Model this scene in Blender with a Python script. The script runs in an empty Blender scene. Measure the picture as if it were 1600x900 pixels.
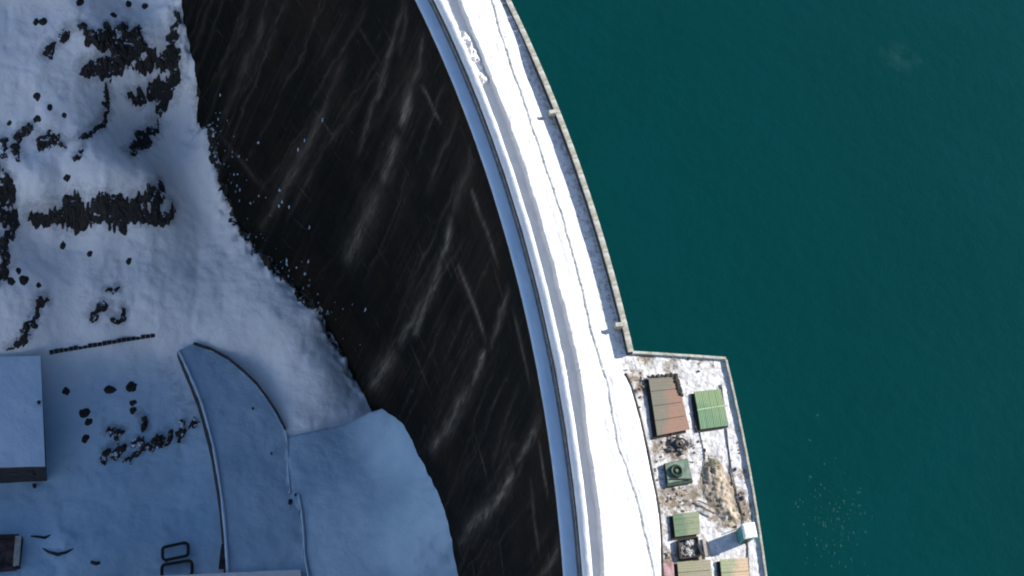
import bpy, bmesh, math, random
import numpy as np
from mathutils import Matrix, Vector
from mathutils.geometry import delaunay_2d_cdt

random.seed(7)
RNG = np.random.default_rng(7)
scene = bpy.context.scene
COL = scene.collection

# ------------------------------------------------------------------ camera
FPX = 2400.0                       # focal length in pixels of the 1600 px wide photograph
CAMZ = 177.0                       # metres above the dam crest
NADIR = (200.0, 1700.0)            # where the plumb line meets the picture plane
_z = -np.array([NADIR[0] - 800.0, -(NADIR[1] - 450.0), -FPX])
_z /= np.linalg.norm(_z)
_x = np.array([1.0, 0, 0]) - _z[0] * _z
_x /= np.linalg.norm(_x)
ROT = np.array([_x, np.cross(_z, _x), _z])      # world = ROT @ camera
CAM = np.array([0.0, 0.0, CAMZ])
cam_data = bpy.data.cameras.new('camera')
cam_data.sensor_width = 36.0
cam_data.lens = 36.0 * FPX / 1600.0
cam_data.clip_start = 1.0
cam_data.clip_end = 6000.0
cam = bpy.data.objects.new('camera', cam_data)
COL.objects.link(cam)
m4 = Matrix.Identity(4)
for i in range(3):
    for j in range(3):
        m4[i][j] = ROT[i][j]
    m4[i][3] = CAM[i]
cam.matrix_world = m4
scene.camera = cam

# ------------------------------------------------------------------ light
SUN_AZ, SUN_EL = math.radians(24.0), math.radians(27.0)
world = bpy.data.worlds.new('World')
scene.world = world
world.use_nodes = True
wn = world.node_tree
for n_ in list(wn.nodes):
    wn.nodes.remove(n_)
sky = wn.nodes.new('ShaderNodeTexSky')
sky.sky_type = 'NISHITA'
sky.sun_disc = False
sky.sun_elevation = SUN_EL
sky.sun_rotation = math.pi / 2 - SUN_AZ
sky.altitude = 1900.0
sky.air_density = 1.0
sky.dust_density = 0.8
bg = wn.nodes.new('ShaderNodeBackground')
bg.inputs['Strength'].default_value = 0.1
wo = wn.nodes.new('ShaderNodeOutputWorld')
wn.links.new(sky.outputs[0], bg.inputs[0])
wn.links.new(bg.outputs[0], wo.inputs[0])
sun_data = bpy.data.lights.new('sun', 'SUN')
sun_data.energy = 5.0
sun_data.angle = math.radians(0.5)
sun_data.color = (1.0, 0.93, 0.84)
sun = bpy.data.objects.new('sun', sun_data)
COL.objects.link(sun)
to_sun = Vector((math.cos(SUN_EL) * math.cos(SUN_AZ), math.cos(SUN_EL) * math.sin(SUN_AZ), math.sin(SUN_EL)))
sun.rotation_euler = to_sun.to_track_quat('Z', 'Y').to_euler()
sun.location = (200, 100, 200)
scene.view_settings.view_transform = 'Standard'
scene.view_settings.look = 'None'
scene.view_settings.exposure = 1.0
scene.view_settings.gamma = 1.0
scene.view_settings.use_curve_mapping = False
scene.cycles.max_bounces = 8
scene.cycles.diffuse_bounces = 5
try:
    scene.cycles.pixel_filter_type = 'BLACKMAN_HARRIS'
    scene.cycles.filter_width = 2.0
except Exception:
    pass

# ------------------------------------------------------------------ geometry helpers
CX, CY, RAD = -186.49, 43.35, 234.65        # centre and radius of the dam's arc (outer edge of the downstream parapet)


def un(px, py, z):
    """World point at height z on the sight line through a point of the photograph."""
    d = ROT @ np.array([(px - 800.0) / FPX, -(py - 450.0) / FPX, -1.0])
    return CAM + d * ((z - CAMZ) / d[2])


def un_many(P, z):
    P = np.asarray(P, float)
    d = np.stack([(P[:, 0] - 800) / FPX, -(P[:, 1] - 450) / FPX, -np.ones(len(P))], 1) @ ROT.T
    return CAM + d * ((z - CAMZ) / d[:, 2])[:, None]


def arc(off, th, z=0.0):
    return (CX + (RAD + off) * math.cos(th), CY + (RAD + off) * math.sin(th), z)


def to_arc(x, y):
    return np.hypot(x - CX, y - CY) - RAD, np.arctan2(y - CY, x - CX)


def _hash(ix, iy, seed):
    h = (ix.astype(np.int64) * 374761393 + iy.astype(np.int64) * 668265263 + seed * 974634777) & 0x7FFFFFFF
    h = ((h ^ (h >> 13)) * 1274126177) & 0x7FFFFFFF
    h = h ^ (h >> 16)
    return (h & 0xFFFF) / 65535.0


def vnoise(x, y, seed=0):
    x = np.asarray(x, float)
    y = np.asarray(y, float)
    ix, iy = np.floor(x), np.floor(y)
    fx, fy = x - ix, y - iy
    ux, uy = fx * fx * fx * (fx * (fx * 6 - 15) + 10), fy * fy * fy * (fy * (fy * 6 - 15) + 10)
    a, b = _hash(ix, iy, seed), _hash(ix + 1, iy, seed)
    c, d = _hash(ix, iy + 1, seed), _hash(ix + 1, iy + 1, seed)
    return (a + (b - a) * ux) * (1 - uy) + (c + (d - c) * ux) * uy


def fbm(x, y, seed=0, octs=4, gain=0.5):
    s = np.zeros(np.shape(x))
    amp, tot, f = 1.0, 0.0, 1.0
    for o in range(octs):
        cs, sn = math.cos(0.6 * o), math.sin(0.6 * o)
        s = s + amp * vnoise((x * cs - y * sn) * f, (x * sn + y * cs) * f, seed + o * 17)
        tot += amp
        amp *= gain
        f *= 2.03
    return s / tot


def ridged(x, y, seed=0, octs=4):
    s = np.zeros(np.shape(x))
    amp, tot, f = 1.0, 0.0, 1.0
    for o in range(octs):
        v = 1 - np.abs(2 * vnoise(x * f + 3.1 * o, y * f - 1.7 * o, seed + o * 31) - 1)
        s = s + amp * v
        tot += amp
        amp *= 0.5
        f *= 2.1
    return s / tot


def smooth(a, b, x):
    t = np.clip((np.asarray(x, float) - a) / (b - a), 0, 1)
    return t * t * (3 - 2 * t)


def seg_dist(X, Y, pts):
    """Distance to a polyline and the position (0..1) along it."""
    best = np.full(np.shape(X), 1e9)
    par = np.zeros(np.shape(X))
    n = len(pts) - 1
    if n == 0:
        return np.hypot(X - pts[0][0], Y - pts[0][1]), par
    for i in range(n):
        ax, ay = pts[i][0], pts[i][1]
        dx, dy = pts[i + 1][0] - ax, pts[i + 1][1] - ay
        L = dx * dx + dy * dy + 1e-9
        t = np.clip(((X - ax) * dx + (Y - ay) * dy) / L, 0, 1)
        d = np.hypot(X - ax - t * dx, Y - ay - t * dy)
        k = d < best
        best = np.where(k, d, best)
        par = np.where(k, (i + t) / n, par)
    return best, par


def rbf_fit(P, v, lam=1e-3):
    P = np.asarray(P, float)
    v = np.asarray(v, float)
    n = len(P)
    d2 = ((P[:, None] - P[None]) ** 2).sum(2) / 900.0
    K = np.where(d2 > 0, 0.5 * d2 * np.log(d2 + 1e-12), 0.0) + lam * np.eye(n)
    Q = np.c_[np.ones(n), P / 30.0]
    A = np.block([[K, Q], [Q.T, np.zeros((3, 3))]])
    w = np.linalg.solve(A, np.r_[v, np.zeros(3)])

    def f(x, y):
        x = np.asarray(x, float)
        y = np.asarray(y, float)
        out = w[n] + w[n + 1] * x / 30.0 + w[n + 2] * y / 30.0
        for i in range(n):
            dd = ((x - P[i, 0]) ** 2 + (y - P[i, 1]) ** 2) / 900.0
            out = out + w[i] * 0.5 * dd * np.log(dd + 1e-12)
        return out
    return f


# ------------------------------------------------------------------ object helpers
def link(o, parent=None):
    COL.objects.link(o)
    if parent is not None:
        o.parent = parent
    return o


def thing(name, label, cat, loc=(0, 0, 0), group=None):
    o = bpy.data.objects.new(name, None)
    o.empty_display_size = 0.5
    o.location = loc
    o['label'] = label
    o['category'] = cat
    if group:
        o['group'] = group
    return link(o)


def tag(o, label, cat, group=None):
    o['label'] = label
    o['category'] = cat
    if group:
        o['group'] = group
    return o


def root_loc(parent):
    v = Vector((0, 0, 0))
    while parent is not None:
        v += parent.location
        parent = parent.parent
    return v


def add(name, verts, faces, mat, parent=None, smooth_=False, kind=None, label=None, origin=None):
    """One mesh object from world-space vertices."""
    verts = np.asarray(verts, float).reshape(-1, 3)
    org = np.array(origin if origin is not None else ((0, 0, 0) if parent is None else tuple(root_loc(parent))), float)
    me = bpy.data.meshes.new(name)
    me.from_pydata((verts - org).tolist(), [], [tuple(int(i) for i in f) for f in faces])
    me.update()
    if smooth_:
        me.polygons.foreach_set('use_smooth', [True] * len(me.polygons))
    me.materials.append(mat)
    o = bpy.data.objects.new(name, me)
    link(o, parent)
    o.location = Vector(org) - root_loc(parent)
    if kind:
        o['kind'] = kind
    if label:
        o['label'] = label
    return o


def add_grid(name, X, Y, Zv, mat, parent=None, smooth_=True, kind=None, keep=None):
    ny, nx = X.shape
    idx = np.arange(ny * nx).reshape(ny, nx)
    q = np.stack([idx[:-1, :-1], idx[:-1, 1:], idx[1:, 1:], idx[1:, :-1]], -1).reshape(-1, 4)
    V = np.stack([X, Y, Zv], -1).reshape(-1, 3)
    if keep is not None:
        k = keep.reshape(-1)
        q = q[k[q].any(1)]
        used = np.zeros(len(V), bool)
        used[q.reshape(-1)] = True
        remap = np.cumsum(used) - 1
        V = V[used]
        q = remap[q]
    org = np.array(tuple(root_loc(parent)) if parent is not None else (0, 0, 0))
    me = bpy.data.meshes.new(name)
    me.vertices.add(len(V))
    me.vertices.foreach_set('co', (V - org).astype(np.float32).reshape(-1))
    me.loops.add(len(q) * 4)
    me.loops.foreach_set('vertex_index', q.astype(np.int32).reshape(-1))
    me.polygons.add(len(q))
    me.polygons.foreach_set('loop_start', np.arange(0, len(q) * 4, 4, dtype=np.int32))
    me.update(calc_edges=True)
    me.validate()
    me.polygons.foreach_set('use_smooth', [bool(smooth_)] * len(me.polygons))
    me.materials.append(mat)
    o = bpy.data.objects.new(name, me)
    link(o, parent)
    if kind:
        o['kind'] = kind
    return o


class MB:
    def __init__(self):
        self.v, self.f = [], []

    def quadbox(self, base, z0, z1, top=None):
        """Prism over a 4+ gon given in world xy (counter-clockwise or not)."""
        n, k = len(base), len(self.v)
        top = top or base
        self.v += [(p[0], p[1], z0) for p in base]
        self.v += [(p[0], p[1], z1 if len(p) < 3 else p[2]) for p in top]
        self.f.append(tuple(range(k + n - 1, k - 1, -1)))
        self.f.append(tuple(range(k + n, k + 2 * n)))
        for i in range(n):
            j = (i + 1) % n
            self.f.append((k + i, k + j, k + n + j, k + n + i))
        return self

    def box(self, c, u, v, w):
        """Box: centre and three half-axis vectors."""
        c, u, v, w = (np.array(a, float) for a in (c, u, v, w))
        k = len(self.v)
        for sw in (-1, 1):
            for su, sv in ((-1, -1), (1, -1), (1, 1), (-1, 1)):
                self.v.append(tuple(c + su * u + sv * v + sw * w))
        self.f += [(k + 3, k + 2, k + 1, k), (k + 4, k + 5, k + 6, k + 7)]
        for i in range(4):
            j = (i + 1) % 4
            self.f.append((k + i, k + j, k + 4 + j, k + 4 + i))
        return self

    def tube(self, pts, r, n=8, closed=False):
        pts = [np.array(p, float) for p in pts]
        k, m = len(self.v), len(pts)
        for i, p in enumerate(pts):
            a = pts[(i - 1) % m] if (closed or i > 0) else p
            b = pts[(i + 1) % m] if (closed or i < m - 1) else p
            t = b - a
            t /= np.linalg.norm(t) + 1e-9
            up = np.array([0, 0, 1.0]) if abs(t[2]) < 0.9 else np.array([1.0, 0, 0])
            s = np.cross(t, up)
            s /= np.linalg.norm(s)
            u = np.cross(s, t)
            rr = r[i] if isinstance(r, (list, tuple)) else r
            for j in range(n):
                an = 2 * math.pi * j / n
                self.v.append(tuple(p + rr * (math.cos(an) * s + math.sin(an) * u)))
        for i in range(m if closed else m - 1):
            for j in range(n):
                a0, a1 = k + i * n + j, k + i * n + (j + 1) % n
                b0, b1 = k + ((i + 1) % m) * n + j, k + ((i + 1) % m) * n + (j + 1) % n
                self.f.append((a0, a1, b1, b0))
        if not closed:
            self.f.append(tuple(range(k + n - 1, k - 1, -1)))
            self.f.append(tuple(range(k + (m - 1) * n, k + m * n)))
        return self

    def lump(self, c, sx, sy, sz, ang=0.0, seed=0, rough=0.25):
        """Irregular faceted chunk (deformed icosphere)."""
        bm = bmesh.new()
        bmesh.ops.create_icosphere(bm, subdivisions=2, radius=1.0)
        rg = random.Random(seed)
        ph = [rg.uniform(0, 6.28) for _ in range(6)]
        k = len(self.v)
        ca, sa = math.cos(ang), math.sin(ang)
        for v in bm.verts:
            x, y, z = v.co
            d = 1 + rough * (math.sin(3 * x + ph[0]) * math.sin(2.6 * y + ph[1]) + math.sin(4.1 * z + ph[2]) * math.sin(3.3 * x + ph[3])) + rough * 0.5 * rg.uniform(-1, 1)
            x, y, z = x * d * sx, y * d * sy, z * d * sz
            self.v.append((c[0] + x * ca - y * sa, c[1] + x * sa + y * ca, c[2] + z))
        for f in bm.faces:
            self.f.append(tuple(k + v.index for v in f.verts))
        bm.free()
        return self

    def build(self, name, mat, parent=None, **kw):
        return add(name, self.v, self.f, mat, parent, **kw)


# ------------------------------------------------------------------ materials
def mat_new(name):
    m = bpy.data.materials.new(name)
    m.use_nodes = True
    nt = m.node_tree
    bsdf = nt.nodes['Principled BSDF']
    return m, nt, bsdf


def N(nt, typ, **kw):
    n = nt.nodes.new(typ)
    for k, v in kw.items():
        if hasattr(n, k):
            setattr(n, k, v)
        else:
            n.inputs[k].default_value = v
    return n


def ramp(nt, src, stops):
    r = nt.nodes.new('ShaderNodeValToRGB')
    els = r.color_ramp.elements
    while len(els) < len(stops):
        els.new(0.5)
    for e, (p, c) in zip(els, stops):
        e.position = p
        e.color = (*c, 1) if len(c) == 3 else c
    nt.links.new(src, r.inputs[0])
    return r


def noise_node(nt, scale, detail=5, rough=0.55, vec=None, dist=0.0):
    n = nt.nodes.new('ShaderNodeTexNoise')
    n.inputs['Scale'].default_value = scale
    n.inputs['Detail'].default_value = detail
    n.inputs['Roughness'].default_value = rough
    n.inputs['Distortion'].default_value = dist
    if vec is not None:
        nt.links.new(vec, n.inputs['Vector'])
    return n


def mixc(nt, fac, a, b):
    n = nt.nodes.new('ShaderNodeMix')
    n.data_type = 'RGBA'
    for sock, v in ((n.inputs[0], fac), (n.inputs[6], a), (n.inputs[7], b)):
        if hasattr(v, 'is_linked') or hasattr(v, 'links'):
            nt.links.new(v, sock)
        elif isinstance(v, (int, float)):
            sock.default_value = v
        else:
            sock.default_value = (*v, 1)
    return n.outputs[2]


def math_(nt, op, a, b=0.0, clamp=False):
    n = nt.nodes.new('ShaderNodeMath')
    n.operation = op
    n.use_clamp = clamp
    for sock, v in ((n.inputs[0], a), (n.inputs[1], b)):
        if hasattr(v, 'links'):
            nt.links.new(v, sock)
        else:
            sock.default_value = v
    return n.outputs[0]


def bump(nt, bsdf, h, strength=0.3, distance=0.1, prev=None):
    b = nt.nodes.new('ShaderNodeBump')
    b.inputs['Strength'].default_value = strength
    b.inputs['Distance'].default_value = distance
    nt.links.new(h, b.inputs['Height'])
    if prev is not None:
        nt.links.new(prev, b.inputs['Normal'])
    nt.links.new(b.outputs[0], bsdf.inputs['Normal'])
    return b.outputs[0]


def coord(nt, which='Object'):
    return nt.nodes.new('ShaderNodeTexCoord').outputs[which]


def snow_material(name, lo, hi, scale=0.25, dirt_attr=None, dirt_col=(0.2, 0.17, 0.13), rough_bump=0.5, fine=3.0, valley_shade=None):
    m, nt, b = mat_new(name)
    co = coord(nt)
    n1 = noise_node(nt, scale, 5, 0.6, co)
    c = ramp(nt, n1.outputs[0], [(0.3, lo), (0.7, hi)]).outputs[0]
    if valley_shade:
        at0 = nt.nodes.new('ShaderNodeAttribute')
        at0.attribute_name = valley_shade
        c = mixc(nt, at0.outputs['Fac'], c, ramp(nt, n1.outputs[0], [(0.3, (0.31, 0.48, 0.64)), (0.7, (0.42, 0.58, 0.72))]).outputs[0])  # bluish shade tone mixed into the base colour by the height mask
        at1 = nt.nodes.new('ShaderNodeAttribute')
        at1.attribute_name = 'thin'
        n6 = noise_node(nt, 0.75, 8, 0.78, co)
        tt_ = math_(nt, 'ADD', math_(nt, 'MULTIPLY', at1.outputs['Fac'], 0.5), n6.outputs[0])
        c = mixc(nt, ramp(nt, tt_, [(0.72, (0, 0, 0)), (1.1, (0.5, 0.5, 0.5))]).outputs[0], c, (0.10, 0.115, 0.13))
    if dirt_attr:
        at = nt.nodes.new('ShaderNodeAttribute')
        at.attribute_name = dirt_attr
        n3 = noise_node(nt, 1.3, 6, 0.7, co)
        t = math_(nt, 'ADD', math_(nt, 'MULTIPLY', at.outputs['Fac'], 1.5), math_(nt, 'MULTIPLY', math_(nt, 'SUBTRACT', n3.outputs[0], 0.5), 2.2))
        fac = ramp(nt, t, [(0.45, (0, 0, 0)), (0.85, (1, 1, 1))]).outputs[0]
        n4 = noise_node(nt, 3.0, 4, 0.6, co)
        dc = ramp(nt, n4.outputs[0], [(0.3, tuple(0.55 * v for v in dirt_col)), (0.7, tuple(1.5 * v for v in dirt_col))]).outputs[0]
        c = mixc(nt, fac, c, dc)
    nt.links.new(c, b.inputs['Base Color'])
    b.inputs['Roughness'].default_value = 0.7
    b.inputs['Specular IOR Level'].default_value = 0.2
    n2 = noise_node(nt, fine, 6, 0.65, co)
    p = bump(nt, b, n2.outputs[0], rough_bump, 0.12)
    n5 = noise_node(nt, 0.7, 3, 0.5, co)
    bump(nt, b, n5.outputs[0], 0.35, 0.5, p)
    return m


MAT = {}
MAT['snow'] = snow_material('valley_snow', (0.78, 0.81, 0.84), (0.87, 0.88, 0.89), 0.12, valley_shade='valley_shade')
MAT['shaded_snow'] = snow_material('shade_toned_snow', (0.28, 0.42, 0.56), (0.45, 0.60, 0.73), 0.09)  # darker, bluer snow with the valley's shade put into its colour
MAT['roof_snow'] = snow_material('roof_snow', (0.46, 0.60, 0.74), (0.56, 0.68, 0.80), 0.16)  # snow with part of the same bluish shade in its colour
MAT['road_snow'] = snow_material('crest_snow', (0.66, 0.665, 0.67), (0.75, 0.75, 0.74), 0.4, 'dirt', (0.36, 0.345, 0.32), 0.5, 4.0)
MAT['deck_snow'] = snow_material('trampled_snow', (0.44, 0.45, 0.46), (0.70, 0.695, 0.685), 0.9, 'dirt', (0.20, 0.165, 0.125), 0.8, 4.0)
MAT['cap_snow'] = snow_material('cap_snow', (0.66, 0.68, 0.70), (0.76, 0.77, 0.78), 0.8, None, rough_bump=0.3)


def rock_material():
    m, nt, b = mat_new('dark_rock')
    co = coord(nt)
    n1 = noise_node(nt, 0.9, 6, 0.65, co)
    rock = ramp(nt, n1.outputs[0], [(0.3, (0.008, 0.008, 0.008)), (0.58, (0.022, 0.020, 0.017)), (0.78, (0.075, 0.066, 0.055))]).outputs[0]
    g = nt.nodes.new('ShaderNodeNewGeometry')
    sx = nt.nodes.new('ShaderNodeSeparateXYZ')
    nt.links.new(g.outputs['Normal'], sx.inputs[0])
    n2 = noise_node(nt, 1.1, 5, 0.65, co)
    t = math_(nt, 'ADD', math_(nt, 'MULTIPLY', sx.outputs['Z'], 0.5), math_(nt, 'MULTIPLY', math_(nt, 'SUBTRACT', n2.outputs[0], 0.5), 1.9))
    at = nt.nodes.new('ShaderNodeAttribute')
    at.attribute_name = 'core'
    n7 = noise_node(nt, 1.5, 6, 0.72, co)
    t = math_(nt, 'ADD', math_(nt, 'SUBTRACT', t, math_(nt, 'MULTIPLY', at.outputs['Fac'], 0.33)), math_(nt, 'MULTIPLY', math_(nt, 'SUBTRACT', n7.outputs[0], 0.5), 1.5))
    fac = ramp(nt, t, [(0.36, (0, 0, 0)), (0.50, (1, 1, 1))]).outputs[0]
    nt.links.new(mixc(nt, fac, rock, (0.62, 0.70, 0.80)), b.inputs['Base Color'])
    b.inputs['Roughness'].default_value = 0.85
    n3 = noise_node(nt, 3.0, 6, 0.7, co)
    bump(nt, b, n3.outputs[0], 0.8, 0.2)
    return m


MAT['rock'] = rock_material()


def face_material():
    m, nt, b = mat_new('stained_dam_concrete')
    uv = coord(nt, 'UV')
    mp = N(nt, 'ShaderNodeMapping')
    mp.inputs['Scale'].default_value = (1.5, 0.045, 1)
    nt.links.new(uv, mp.inputs[0])
    st = noise_node(nt, 1.0, 6, 0.62, mp.outputs[0])
    mp2 = N(nt, 'ShaderNodeMapping')
    mp2.inputs['Scale'].default_value = (0.16, 0.035, 1)
    nt.links.new(uv, mp2.inputs[0])
    st2 = noise_node(nt, 1.0, 4, 0.6, mp2.outputs[0])
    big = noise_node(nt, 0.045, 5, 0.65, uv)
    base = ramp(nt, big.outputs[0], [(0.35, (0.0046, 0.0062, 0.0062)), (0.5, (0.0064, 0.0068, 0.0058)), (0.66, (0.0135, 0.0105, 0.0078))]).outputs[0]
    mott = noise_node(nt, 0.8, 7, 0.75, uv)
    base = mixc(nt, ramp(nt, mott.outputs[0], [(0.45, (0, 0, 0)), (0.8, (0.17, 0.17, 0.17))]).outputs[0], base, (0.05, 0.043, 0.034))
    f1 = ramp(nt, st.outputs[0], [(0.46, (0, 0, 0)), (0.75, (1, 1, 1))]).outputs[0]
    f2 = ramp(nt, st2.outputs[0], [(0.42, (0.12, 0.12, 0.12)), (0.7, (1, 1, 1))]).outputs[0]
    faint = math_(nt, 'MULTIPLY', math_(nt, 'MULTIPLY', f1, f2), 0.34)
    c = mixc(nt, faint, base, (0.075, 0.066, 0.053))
    # lime weeping along the lift joints and the block joints
    sp = nt.nodes.new('ShaderNodeSeparateXYZ')
    wv = noise_node(nt, 0.25, 3, 0.5, uv)
    nt.links.new(uv, sp.inputs[0])
    for chan, period, width, amt in ((1, 7.5, 0.022, 0.55), (0, 14.0, 0.010, 0.30)):
        ph = math_(nt, 'FRACT', math_(nt, 'ADD', math_(nt, 'DIVIDE', sp.outputs[chan], period), math_(nt, 'MULTIPLY', wv.outputs[0], 0.05)))
        ln_ = math_(nt, 'LESS_THAN', math_(nt, 'ABSOLUTE', math_(nt, 'SUBTRACT', ph, 0.5)), width)
        nb = noise_node(nt, 0.12 + 0.05 * chan, 6, 0.75, uv)
        fj = math_(nt, 'MULTIPLY', math_(nt, 'MULTIPLY', ln_, ramp(nt, nb.outputs[0], [(0.52, (0, 0, 0)), (0.7, (1, 1, 1))]).outputs[0]), amt)
        c = mixc(nt, fj, c, (0.09, 0.085, 0.078))
    at = nt.nodes.new('ShaderNodeAttribute')
    at.attribute_name = 'stain'
    mp3 = N(nt, 'ShaderNodeMapping')
    mp3.inputs['Scale'].default_value = (2.6, 0.22, 1)
    nt.links.new(uv, mp3.inputs[0])
    st3 = noise_node(nt, 1.0, 6, 0.7, mp3.outputs[0])
    brk = ramp(nt, st3.outputs[0], [(0.33, (0.1, 0.1, 0.1)), (0.66, (1, 1, 1))]).outputs[0]
    fac = math_(nt, 'MULTIPLY', at.outputs['Fac'], brk, True)
    c = mixc(nt, fac, c, (0.24, 0.215, 0.18))
    nt.links.new(c, b.inputs['Base Color'])
    b.inputs['Roughness'].default_value = 0.9
    b.inputs['Specular IOR Level'].default_value = 0.06
    n3 = noise_node(nt, 0.9, 6, 0.7, uv)
    bump(nt, b, n3.outputs[0], 0.8, 0.3)
    return m


MAT['face'] = face_material()


def simple(name, a, c, scale=1.5, rough=0.8, bump_s=0.25, bump_d=0.03, metallic=0.0, stops=(0.35, 0.65), detail=5):
    m, nt, b = mat_new(name)
    co = coord(nt)
    n1 = noise_node(nt, scale, detail, 0.62, co)
    nt.links.new(ramp(nt, n1.outputs[0], [(stops[0], a), (stops[1], c)]).outputs[0], b.inputs['Base Color'])
    b.inputs['Roughness'].default_value = rough
    b.inputs['Metallic'].default_value = metallic
    b.inputs['Specular IOR Level'].default_value = 0.3
    n2 = noise_node(nt, scale * 6, 5, 0.6, co)
    bump(nt, b, n2.outputs[0], bump_s, bump_d)
    return m


MAT['concrete'] = simple('pale_concrete', (0.24, 0.25, 0.24), (0.40, 0.40, 0.37), 1.2)
MAT['coping'] = simple('weathered_coping', (0.22, 0.215, 0.165), (0.52, 0.53, 0.49), 0.9, stops=(0.35, 0.7))
MAT['dark_concrete'] = simple('damp_concrete', (0.06, 0.063, 0.065), (0.13, 0.13, 0.125), 0.8)
MAT['black_wall'] = simple('dark_wall', (0.02, 0.022, 0.025), (0.05, 0.05, 0.05), 0.8)
MAT['steel'] = simple('dark_steel', (0.03, 0.032, 0.035), (0.08, 0.075, 0.07), 3.0, 0.55)
MAT['black_rubber'] = simple('black_rubber', (0.012, 0.012, 0.012), (0.035, 0.03, 0.028), 3.0)
MAT['soil'] = simple('brown_soil', (0.17, 0.14, 0.105), (0.46, 0.40, 0.32), 1.0, 0.95, 0.9, 0.12, stops=(0.3, 0.7), detail=8)
MAT['timber'] = simple('weathered_timber', (0.10, 0.075, 0.05), (0.22, 0.17, 0.12), 4.0)
MAT['scrub'] = simple('dry_scrub', (0.12, 0.12, 0.07), (0.26, 0.25, 0.16), 4.0)
MAT['scrap'] = simple('grey_scrap', (0.03, 0.035, 0.035), (0.24, 0.24, 0.23), 2.2, 0.6, stops=(0.4, 0.7))
MAT['teal'] = simple('teal_paint', (0.03, 0.16, 0.16), (0.06, 0.25, 0.24), 1.2, 0.5)
MAT['machine'] = simple('grey_green_paint', (0.07, 0.12, 0.09), (0.17, 0.24, 0.19), 1.4, 0.55)
MAT['machine_dark'] = simple('dark_green_paint', (0.010, 0.028, 0.014), (0.025, 0.055, 0.025), 2.0, 0.5)
MAT['brick_red'] = simple('faded_red_paint', (0.25, 0.12, 0.12), (0.52, 0.36, 0.36), 1.3)


def two_tone(name, left, right, spot, axis_deg, span, scale=0.8):
    """Painted roof that has weathered differently on its two sides."""
    m, nt, b = mat_new(name)
    co = coord(nt)
    mp = N(nt, 'ShaderNodeMapping')
    mp.inputs['Rotation'].default_value = (0, 0, -math.radians(axis_deg))
    nt.links.new(co, mp.inputs[0])
    sx = nt.nodes.new('ShaderNodeSeparateXYZ')
    nt.links.new(mp.outputs[0], sx.inputs[0])
    n1 = noise_node(nt, scale, 6, 0.65, co)
    t = math_(nt, 'ADD', math_(nt, 'ADD', math_(nt, 'DIVIDE', sx.outputs[0], span), 0.5), math_(nt, 'MULTIPLY', math_(nt, 'SUBTRACT', n1.outputs[0], 0.5), 1.7))
    c = ramp(nt, t, [(0.25, left), (0.75, right)]).outputs[0]
    n2 = noise_node(nt, scale * 2.7, 6, 0.7, co)
    f = ramp(nt, n2.outputs[0], [(0.55, (0, 0, 0)), (0.75, (0.7, 0.7, 0.7))]).outputs[0]
    c = mixc(nt, f, c, spot)
    nt.links.new(c, b.inputs['Base Color'])
    b.inputs['Roughness'].default_value = 0.6
    b.inputs['Specular IOR Level'].default_value = 0.3
    n8 = noise_node(nt, scale * 7, 6, 0.75, co)
    c2 = mixc(nt, ramp(nt, n8.outputs[0], [(0.5, (0, 0, 0)), (0.72, (0.55, 0.55, 0.55))]).outputs[0], c, tuple(0.45 * v for v in spot))
    nt.links.new(c2, b.inputs['Base Color'])
    n3 = noise_node(nt, 12, 4, 0.6, co)
    bump(nt, b, n3.outputs[0], 0.2, 0.02)
    return m


MAT['rust_roof'] = two_tone('rusty_roof', (0.16, 0.155, 0.12), (0.26, 0.155, 0.11), (0.19, 0.165, 0.13), -12, 3.6)
MAT['green_roof'] = two_tone('green_roof', (0.095, 0.20, 0.10), (0.16, 0.245, 0.12), (0.165, 0.26, 0.155), 78, 4.0)
MAT['olive_roof'] = two_tone('olive_roof', (0.12, 0.19, 0.11), (0.24, 0.27, 0.17), (0.20, 0.235, 0.15), 0, 3.0)
MAT['khaki_roof'] = two_tone('khaki_roof', (0.24, 0.24, 0.15), (0.27, 0.25, 0.18), (0.20, 0.21, 0.13), 0, 4.0)
MAT['tan_roof'] = two_tone('tan_roof', (0.25, 0.29, 0.17), (0.48, 0.36, 0.24), (0.36, 0.33, 0.21), 0, 2.6)


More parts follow.
